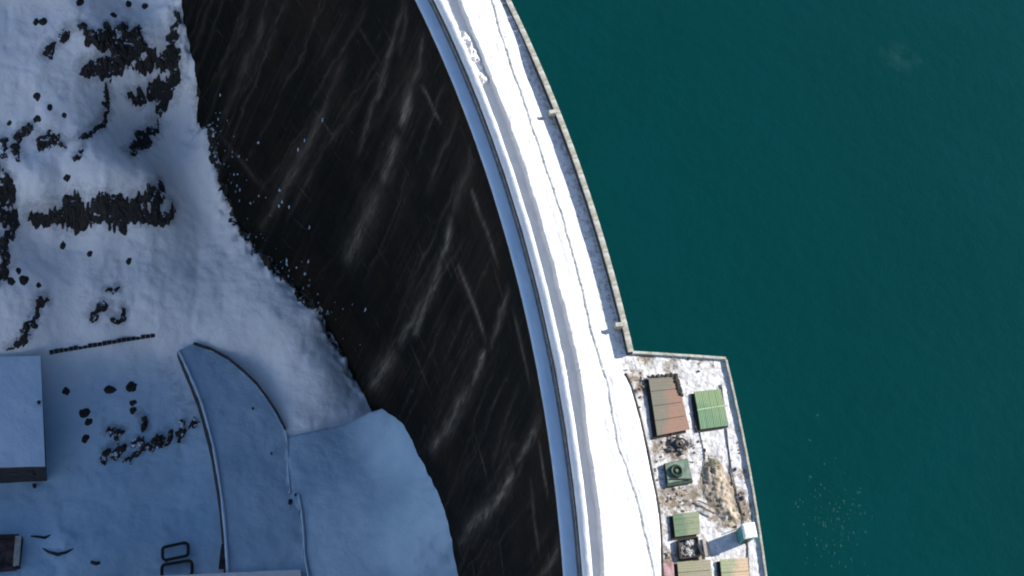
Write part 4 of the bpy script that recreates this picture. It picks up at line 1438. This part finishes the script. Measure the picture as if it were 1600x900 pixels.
# footbridge along the bottom edge
fb = thing('footbridge', 'pale snow-covered bridge deck crossing at the bottom edge', 'footbridge', tuple(un(300, 900, -85)))
FBZ = -85.0
A, B, C, D = un(95, 907, FBZ), un(470, 890, FBZ), un(472, 925, FBZ), un(95, 945, FBZ)
MB().quadbox([tuple(p[:2]) for p in (D, C, B, A)], FBZ - 0.9, FBZ - 0.12).build('bridge_deck', MAT['dark_concrete'], fb)
patch('deck_snow', [np.array([p[0], p[1], FBZ + 0.1]) for p in (D, C, B, A)], [(A + C) / 2 + [0, 0, 0.12]], MAT['cap_snow'], 0.21, None, 0.8, fb, 0.04, 12)
for k in range(4):
    p = lerp(lerp(A, D, 0.5), lerp(B, C, 0.5), 0.1 + 0.27 * k)
    MB().box((p[0], p[1], FBZ - 5), np.array([0.4, 0, 0]), np.array([0, 1.2, 0]), np.array([0, 0, 4.09])).build('bridge_pier', MAT['dark_concrete'], fb)


# two looped frames in the basin
def loop_px(x0, y0, x1, y1, z, dy=0):
    pts = []
    cs = [(x1 - 6, y0 + 6 - 3, -90), (x1 - 6, y1 - 6 - 3, 0), (x0 + 6, y1 - 6 + 3, 90), (x0 + 6, y0 + 6 + 3, 180)]
    for (cx_, cy_, a0_) in cs:
        for k in range(4):
            an = math.radians(a0_ + 30 * k)
            pts.append(un(cx_ + 6 * math.cos(an), cy_ + 5 * math.sin(an), z))
    return pts


for (x0, y0, x1, y1, lab) in [(254, 850, 294, 873, 'upper of two dark looped steel frames lying in the basin snow'), (253, 878, 300, 903, 'lower of two dark looped steel frames next to the bridge')]:
    L_ = loop_px(x0, y0, x1, y1, -91.3)
    c = sum(L_) / len(L_)
    fr = thing('looped_frame', lab, 'steel frame', (c[0], c[1], -92), 'looped frames in the basin')
    MB().tube(L_, 0.27, 8, True).build('frame_pipe', MAT['black_rubber'], fr, smooth_=True)
    for k in (0, 4, 8, 12):
        MB().tube([L_[k] - [0, 0, 1.2], L_[k] - [0, 0, 0.1]], 0.16, 6).build('leg', MAT['black_rubber'], fr)

# open concrete chamber in the lower left corner
vc = thing('concrete_chamber', 'open concrete chamber with dark inside in the lower left corner', 'chamber', tuple(un(12, 860, -92)))
A, B, C, D = (un(p[0], p[1], -90.4) for p in [(-60, 838), (29, 836), (25, 885), (-60, 893)])
for (p, r_, m_3, w, zt) in ((A, B, MAT['black_rubber'], 0.25, -90.6), (B, C, MAT['concrete'], 0.5, -90.2), (C, D, MAT['black_wall'], 0.25, -91.0)):
    d_ = (r_ - p) / 2
    d_[2] = 0
    nn = np.array([-d_[1], d_[0], 0]) / np.linalg.norm(d_)
    MB().box((p + r_) / 2 * [1, 1, 0] + [0, 0, zt - 2], d_ * (1.0 if m_3 is not MAT['concrete'] else 0.93), nn * w, np.array([0, 0, 2.0])).build('chamber_wall', m_3, vc)
p, r_ = un(33, 840, -91), un(28, 886, -91)
d_ = (r_ - p) / 2
nn = np.array([-d_[1], d_[0], 0]) / np.linalg.norm(d_)
MB().box((p + r_) / 2 + [0, 0, -0.4], d_, nn * 0.3, np.array([0, 0, 0.9])).build('outer_kerb', MAT['black_rubber'], vc)
MB().quadbox([tuple(q_[:2]) for q_ in (D, C, B, A)], -94, -91.9).build('chamber_floor', simple('red_brown_floor', (0.02, 0.012, 0.012), (0.09, 0.06, 0.06), 0.6), vc)
pp = [ground(48, 838) + [0, 0, 0.1], ground(58, 839) + [0, 0, 0.25], ground(70, 841) + [0, 0, 0.3], ground(82, 836) + [0, 0, 0.15], ground(92, 833) - [0, 0, 0.05]]
tag(MB().tube(pp, [0.12, 0.2, 0.26, 0.18, 0.1], 7).build('pipe_or_drift_shade', MAT['black_rubber'], origin=tuple(pp[2])), 'dark half-buried pipe right of the concrete chamber', 'pipe')
pp = [ground(x_, y_) + [0, 0, h_] for x_, y_, h_ in [(66, 856, -.1), (76, 863, .1), (90, 867, .2), (104, 863, .1), (117, 856, -.1)]]
tag(MB().tube(pp, [0.12, 0.24, 0.32, 0.24, 0.1], 7).build('pipe_or_drift_shade', MAT['black_wall'], origin=tuple(pp[2])), 'dark curve painting the shaded side of the snow drift in the lower left', 'pipe')  # dark tube added as shade on the drift's steep side
pp = [ground(142, 878), ground(150, 881) + [0, 0, .1], ground(156, 879)]
tag(MB().tube(pp, [0.3, 0.35, 0.25], 7).build('pipe_or_drift_shade', MAT['black_wall'], origin=tuple(pp[1])), 'small dark stub in the snow left of the footbridge', 'pipe')


# ------------------------------------------------------------------ rock outcrops in the snow
THIN = []


def outcrop(label, strokes, amp=1.6, seed=0, res=0.15, warp=1.0, name='rock_outcrop', group=None, rag=0.8, cat='rock outcrop'):
    W = []
    for pts, w in strokes:
        W.append(([ground(*p)[:2] for p in pts], w * (0.15 if cat == 'boulder' else 0.172)))
    allp = np.array([p for pts, w in W for p in pts])
    mw = max(w for _, w in W) + 0.8
    x0, y0 = allp.min(0) - mw
    x1, y1 = allp.max(0) + mw
    X, Y = np.meshgrid(np.arange(x0, x1 + res, res), np.arange(y0, y1 + res, res))
    best = np.full(X.shape, -9.0)
    WX = X + 1.5 * warp * (fbm(X / 2.4, Y / 2.4, seed + 340, 3) - 0.5) + 0.9 * warp * (fbm(X / 0.8, Y / 0.8, seed + 341, 2) - 0.5)
    WY = Y + 1.5 * warp * (fbm(X / 2.4, Y / 2.4, seed + 350, 3) - 0.5) + 1.1 * warp * (fbm(X / 0.45, Y / 2.5, seed + 351, 2) - 0.5)
    for pts, w in W:
        d, pr_ = seg_dist(WX, WY, pts)
        tp = 0.45 + 0.55 * np.sin(np.pi * np.clip(pr_ * 0.9 + 0.05, 0, 1)) if len(pts) > 2 else 1.0
        best = np.maximum(best, 1 - d / (w * tp))
    ca, sa = math.cos(0.35 + 0.5 * math.sin(seed * 2.4)), math.sin(0.35 + 0.5 * math.sin(seed * 2.4))
    XR, YR = X * ca + Y * sa, -X * sa + Y * ca
    spike = fbm(XR / 1.1, YR / 3.0, seed + 300, 4) - 0.5                 # wedges that run up the slope
    blk = ridged(X / 1.7 + 7, Y / 1.1, seed + 330, 3) - 0.64
    fine = fbm(X / 0.4, Y / 0.4, seed + 310, 2) - 0.5
    mk = np.clip(best * 1.3, -3, 0.7) + rag * (1.7 * spike + 1.0 * blk + 0.35 * fine)
    st = np.floor(3.0 * fbm(X / 0.9, Y / 0.7, seed + 320, 3) + fine) / 3.0      # stepped ledges
    Zr = terrain(X, Y) + np.clip(mk, -0.8, 1.0) * 0.42 * amp * (0.6 + 0.7 * st) - 0.03
    if cat != 'boulder':
        THIN.append((W, X.min(), X.max(), Y.min(), Y.max()))
    o = add_grid(name, X, Y, Zr, MAT['rock'], smooth_=False, keep=(mk > -0.18) & (best > -1.1))
    vv_ = np.zeros(len(o.data.vertices) * 3, np.float32)
    o.data.vertices.foreach_get('co', vv_)
    ix_, iy_ = np.rint((vv_[0::3] - x0) / res).astype(int), np.rint((vv_[1::3] - y0) / res).astype(int)
    at_ = o.data.attributes.new('core', 'FLOAT', 'POINT')
    at_.data.foreach_set('value', (1.2 if cat == 'boulder' else 0.0) + mk[np.clip(iy_, 0, mk.shape[0] - 1), np.clip(ix_, 0, mk.shape[1] - 1)].astype(np.float32))
    c = allp.mean(0)
    zc = float(terrain(c[0], c[1]))
    o.data.transform(Matrix.Translation((-c[0], -c[1], -zc)))
    o.location = (c[0], c[1], zc)
    return tag(o, label, cat, group)


outcrop('ragged dark rock band along the jagged foot of the dam face', [([(a_[0] - 2, a_[1] + 3) for a_ in TOE_PX[3:15]], 5.5), ([(395, 378), (425, 408), (452, 436)], 5), ([(478, 462), (502, 484), (512, 508)], 5)], 1.0, 77, rag=1.35)
outcrop('largest dark rock outcrop, ragged ledges high in the upper left snow', [([(124, 42), (138, 57), (160, 61), (178, 56)], 6), ([(132, 112), (158, 103), (180, 92), (205, 76), (222, 72)], 9), ([(172, 88), (192, 70), (202, 50)], 7), ([(178, 55), (196, 38)], 5), ([(205, 68), (213, 45)], 4), ([(166, 40), (176, 55)], 3), ([(215, 55), (222, 75)], 4)], 2.2, 1)
outcrop('thin slanting dark rock rib left of the largest outcrop', [([(68, 88), (78, 80), (84, 72)], 4.5), ([(94, 64), (104, 54), (110, 48)], 5)], 1.3, 2)
outcrop('dark broken rock band beside the smooth snow strip at the dam', [([(274, 24), (270, 48), (270, 75)], 5), ([(270, 75), (274, 95), (273, 120), (266, 142)], 8), ([(250, 108), (262, 96), (272, 90)], 7), ([(236, 148), (252, 146), (266, 140)], 7), ([(264, 144), (255, 165), (246, 178)], 4), ([(244, 194), (232, 212), (218, 226), (204, 240)], 8)], 1.8, 3)
outcrop('small dark rock between the largest outcrop and the broken band', [([(214, 101), (230, 101), (241, 98)], 6), ([(236, 88), (240, 96)], 5)], 1.5, 4)
outcrop('hook-shaped dark rock edge curving through the upper left snow', [([(168, 142), (170, 158), (166, 176)], 3.5), ([(166, 176), (156, 196), (140, 210), (122, 219)], 3.8)], 1.0, 5)
outcrop('short dark rock wedge inside the hook-shaped edge', [([(202, 152), (215, 158), (222, 150)], 5)], 1.2, 6)
outcrop('dark rocks above the snowfield at the end of the hook', [([(62, 222), (78, 220), (92, 224)], 8), ([(36, 203), (50, 200)], 3.2), ([(26, 218), (36, 206)], 3.5), ([(92, 218), (98, 226)], 3)], 1.6, 7)
outcrop('short dark slanting rock rib below the hook', [([(120, 246), (128, 233)], 3.5)], 1.2, 8)
outcrop('long horizontal dark cliff band across the middle of the snow slope', [([(46, 341), (75, 339), (110, 335)], 5), ([(80, 335), (150, 334), (220, 335), (258, 340)], 9), ([(108, 325), (120, 314)], 6), ([(150, 328), (166, 318)], 6), ([(195, 325), (225, 312), (242, 298)], 5), ([(246, 305), (240, 330)], 5), ([(264, 345), (269, 328), (268, 318)], 5), ([(233, 290), (236, 302)], 3), ([(249, 284), (251, 294)], 3)], 2.0, 9)
outcrop('mottled dark rock strip down the far left edge', [([(3, 222), (6, 245)], 5), ([(10, 285), (12, 305)], 7), ([(18, 318), (16, 340), (8, 352)], 5), ([(22, 350), (18, 370)], 4), ([(4, 380), (6, 392)], 6), ([(-2, 330), (0, 345)], 6), ([(24, 232), (27, 245)], 4), ([(10, 410), (6, 425), (-4, 440)], 6), ([(-10, 250), (-6, 300)], 5), ([(2, 265), (8, 275)], 4)], 1.4, 10)
outcrop('crooked dark rock crack on the left slope above the building', [([(72, 470), (64, 466), (57, 478)], 3.5), ([(57, 478), (55, 490), (50, 505), (46, 515)], 4), ([(46, 515), (38, 530)], 4.5), ([(36, 533), (22, 541), (12, 545)], 2.6)], 1.2, 11)
outcrop('dark slash of rock in the snow above the edge wall', [([(144, 497), (154, 488), (166, 478)], 5)], 1.2, 12)
outcrop('small curl of dark rock right of the dark slash', [([(172, 494), (180, 500), (190, 500), (194, 490), (193, 484)], 4)], 1.0, 13, rag=0.5)
outcrop('thin dark rock edge above the dark slash', [([(168, 456), (177, 455), (186, 450)], 2.8)], 0.9, 14, rag=0.5)
outcrop('jumble of dark rocks along the foot of the slope in the basin', [([(165, 708), (180, 716), (176, 700)], 3.5), ([(165, 712), (172, 702)], 3.5), ([(195, 717), (206, 716), (218, 708), (224, 698)], 4), ([(192, 697), (196, 696)], 4), ([(222, 690), (228, 698), (240, 698), (256, 696), (262, 690)], 4), ([(244, 688), (250, 684)], 3.5), ([(262, 688), (264, 674)], 4), ([(166, 675), (178, 674), (190, 673)], 4), ([(183, 678), (184, 690)], 3), ([(220, 652), (225, 662), (226, 672)], 4.5), ([(184, 712), (188, 702)], 3.2), ([(170, 718), (162, 722)], 3), ([(210, 694), (217, 688)], 4)], 1.7, 15, rag=0.6)
outcrop('upright dark rock between the jumble and the curved wall', [([(286, 660), (284, 676), (281, 690)], 4.5)], 1.5, 16, rag=0.5)
outcrop('brownish rock ledge close under the curved retaining wall', [([(300, 664), (306, 660)], 4)], 1.0, 17, rag=0.5)
ROCKS = [(172, 609, 5, 'left of two dark boulders high in the basin snow'), (206, 604, 6, 'right of two dark boulders high in the basin snow'), (104, 610, 4, 'lone dark boulder in the basin nearest the flat-roofed building'), (209, 629, 3.5, 'small dark boulder below the pair in the basin'), (207, 641, 4, 'dark boulder just above the jumble of basin rocks'),
         (132, 646, 5, 'dark boulder left of the jumble of basin rocks'), (138, 659, 4, 'dark boulder touching the left side of the basin jumble'), (135, 685, 4, 'lowest dark boulder at the left of the basin'),
         (57, 34, 3.5, 'left of two tiny dark boulders near the top left corner'), (66, 33, 4, 'right of two tiny dark boulders near the top left corner'), (125, 2, 4, 'dark boulder cut by the top edge above the largest outcrop'), (200, 5, 3.5, 'dark boulder at the top edge left of the dam'), (227, 9, 3.5, 'dark boulder near the top edge beside the dam'), (177, 22, 3, 'small dark boulder right above the largest outcrop'),
         (38, 438, 4.5, 'dark boulder on the left slope below the cliff band'), (16, 440, 3.5, 'dark boulder at the left edge below the mottled strip'), (58, 150, 3.5, 'faint boulder on the smooth snow in the upper left'), (61, 446, 2.5, 'tiny boulder above the crooked crack'),
         (99, 383, 3, 'small dark boulder below the left end of the cliff band'), (139, 398, 3, 'small dark boulder below the middle of the cliff band'), (200, 410, 3, 'small dark boulder below the right half of the cliff band'), (104, 277, 3, 'faint boulder in the snowfield above the cliff band'), (30, 424, 3, 'tiny dark boulder close to the left edge strip'), (14, 193, 2.5, 'tiny reddish boulder by the left edge'), (58, 186, 3, 'small boulder above the rocks at the end of the hook'), (78, 166, 2.6, 'tiny boulder in the snow left of the hook'), (100, 180, 2.8, 'tiny boulder inside the curve of the hook')]
for k, (px, py, r_, lab) in enumerate(ROCKS):
    outcrop(lab, [([(px - r_ * 0.3, py + 1), (px + r_ * 0.3, py - 1)], r_ * 1.05)], 0.3 * r_, 40 + k, 0.11, 0.4, 'boulder', 'boulders poking through the snow', 0.3, 'boulder')

# frozen clumps of snow clinging to the foot of the dam
mb = MB()
for k in range(120):
    t_ = random.random()
    i = int(t_ * (len(TOE_PX) - 1))
    fr_ = t_ * (len(TOE_PX) - 1) - i
    bx_ = TOE_PX[i][0] * (1 - fr_) + TOE_PX[i + 1][0] * fr_
    by_ = TOE_PX[i][1] * (1 - fr_) + TOE_PX[i + 1][1] * fr_
    if by_ > 560 or by_ < 150:
        continue
    d_ = abs(random.gauss(0, 1)) ** 1.4
    px, py = bx_ + 4 + 17 * d_, by_ + random.gauss(0, 6) - 5 * d_
    q = on_face(px, py)
    off, tt_ = to_arc(q[0], q[1])
    q = np.array(arc(off - 0.02, tt_, q[2]))
    s = random.uniform(0.05, 0.17) * (1.6 if random.random() < 0.1 else 1)
    mb.lump(tuple(q), s * 0.5, s * 0.7, s * random.uniform(0.8, 3.0), tt_, 2000 + k, 0.6)
for (px, py) in [(504, 160 + 27), (476, 220), (466, 233), (437, 297), (441, 315), (436, 322), (452, 323), (484, 355), (482, 408), (448, 412), (366, 273), (375, 297), (404, 223)]:
    q = on_face(px, py)
    off, tt_ = to_arc(q[0], q[1])
    q = np.array(arc(off - 0.03, tt_, q[2]))
    mb.lump(tuple(q), 0.10, 0.17, 0.42, tt_, int(px), 0.6)
mb.build('snow_clumps', MAT['shaded_snow'], kind='stuff')

# thin, wind-scoured snow round the outcrops lets the rock grey through
v_ = np.zeros(len(gr.data.vertices) * 3, np.float32)
gr.data.vertices.foreach_get('co', v_)
v_ = v_.reshape(-1, 3)
thin = np.zeros(len(v_))
for pts, w, s_ in [([ground(262, 575), ground(288, 630), ground(300, 670)], 3.2, 0.55), ([ground(150, 640), ground(200, 680), ground(255, 680)], 3.5, 0.5), ([ground(20, 470), ground(30, 520)], 3.5, 0.4), ([ground(140, 470), ground(190, 490)], 4, 0.42), ([ground(5, 250), ground(10, 400)], 3, 0.6), ([ground(60, 25), ground(70, 60)], 4, 0.4), ([ground(190, 10), ground(230, 60)], 4, 0.5)]:
    d, _ = seg_dist(v_[:, 0], v_[:, 1], [p[:2] for p in pts])
    thin = np.maximum(thin, s_ * np.exp(-(d / w) ** 2))
for W, x0, x1, y0, y1 in THIN:
    k = np.where((v_[:, 0] > x0 - 1) & (v_[:, 0] < x1 + 1) & (v_[:, 1] > y0 - 1) & (v_[:, 1] < y1 + 1))[0]
    if not len(k):
        continue
    for pts, w in W:
        d, _ = seg_dist(v_[k, 0], v_[k, 1] - 0.4, pts)
        thin[k] = np.maximum(thin[k], np.exp(-(d / (w * 1.3 + 0.7)) ** 2))
a = gr.data.attributes.new('thin', 'FLOAT', 'POINT')
a.data.foreach_set('value', thin.astype(np.float32))
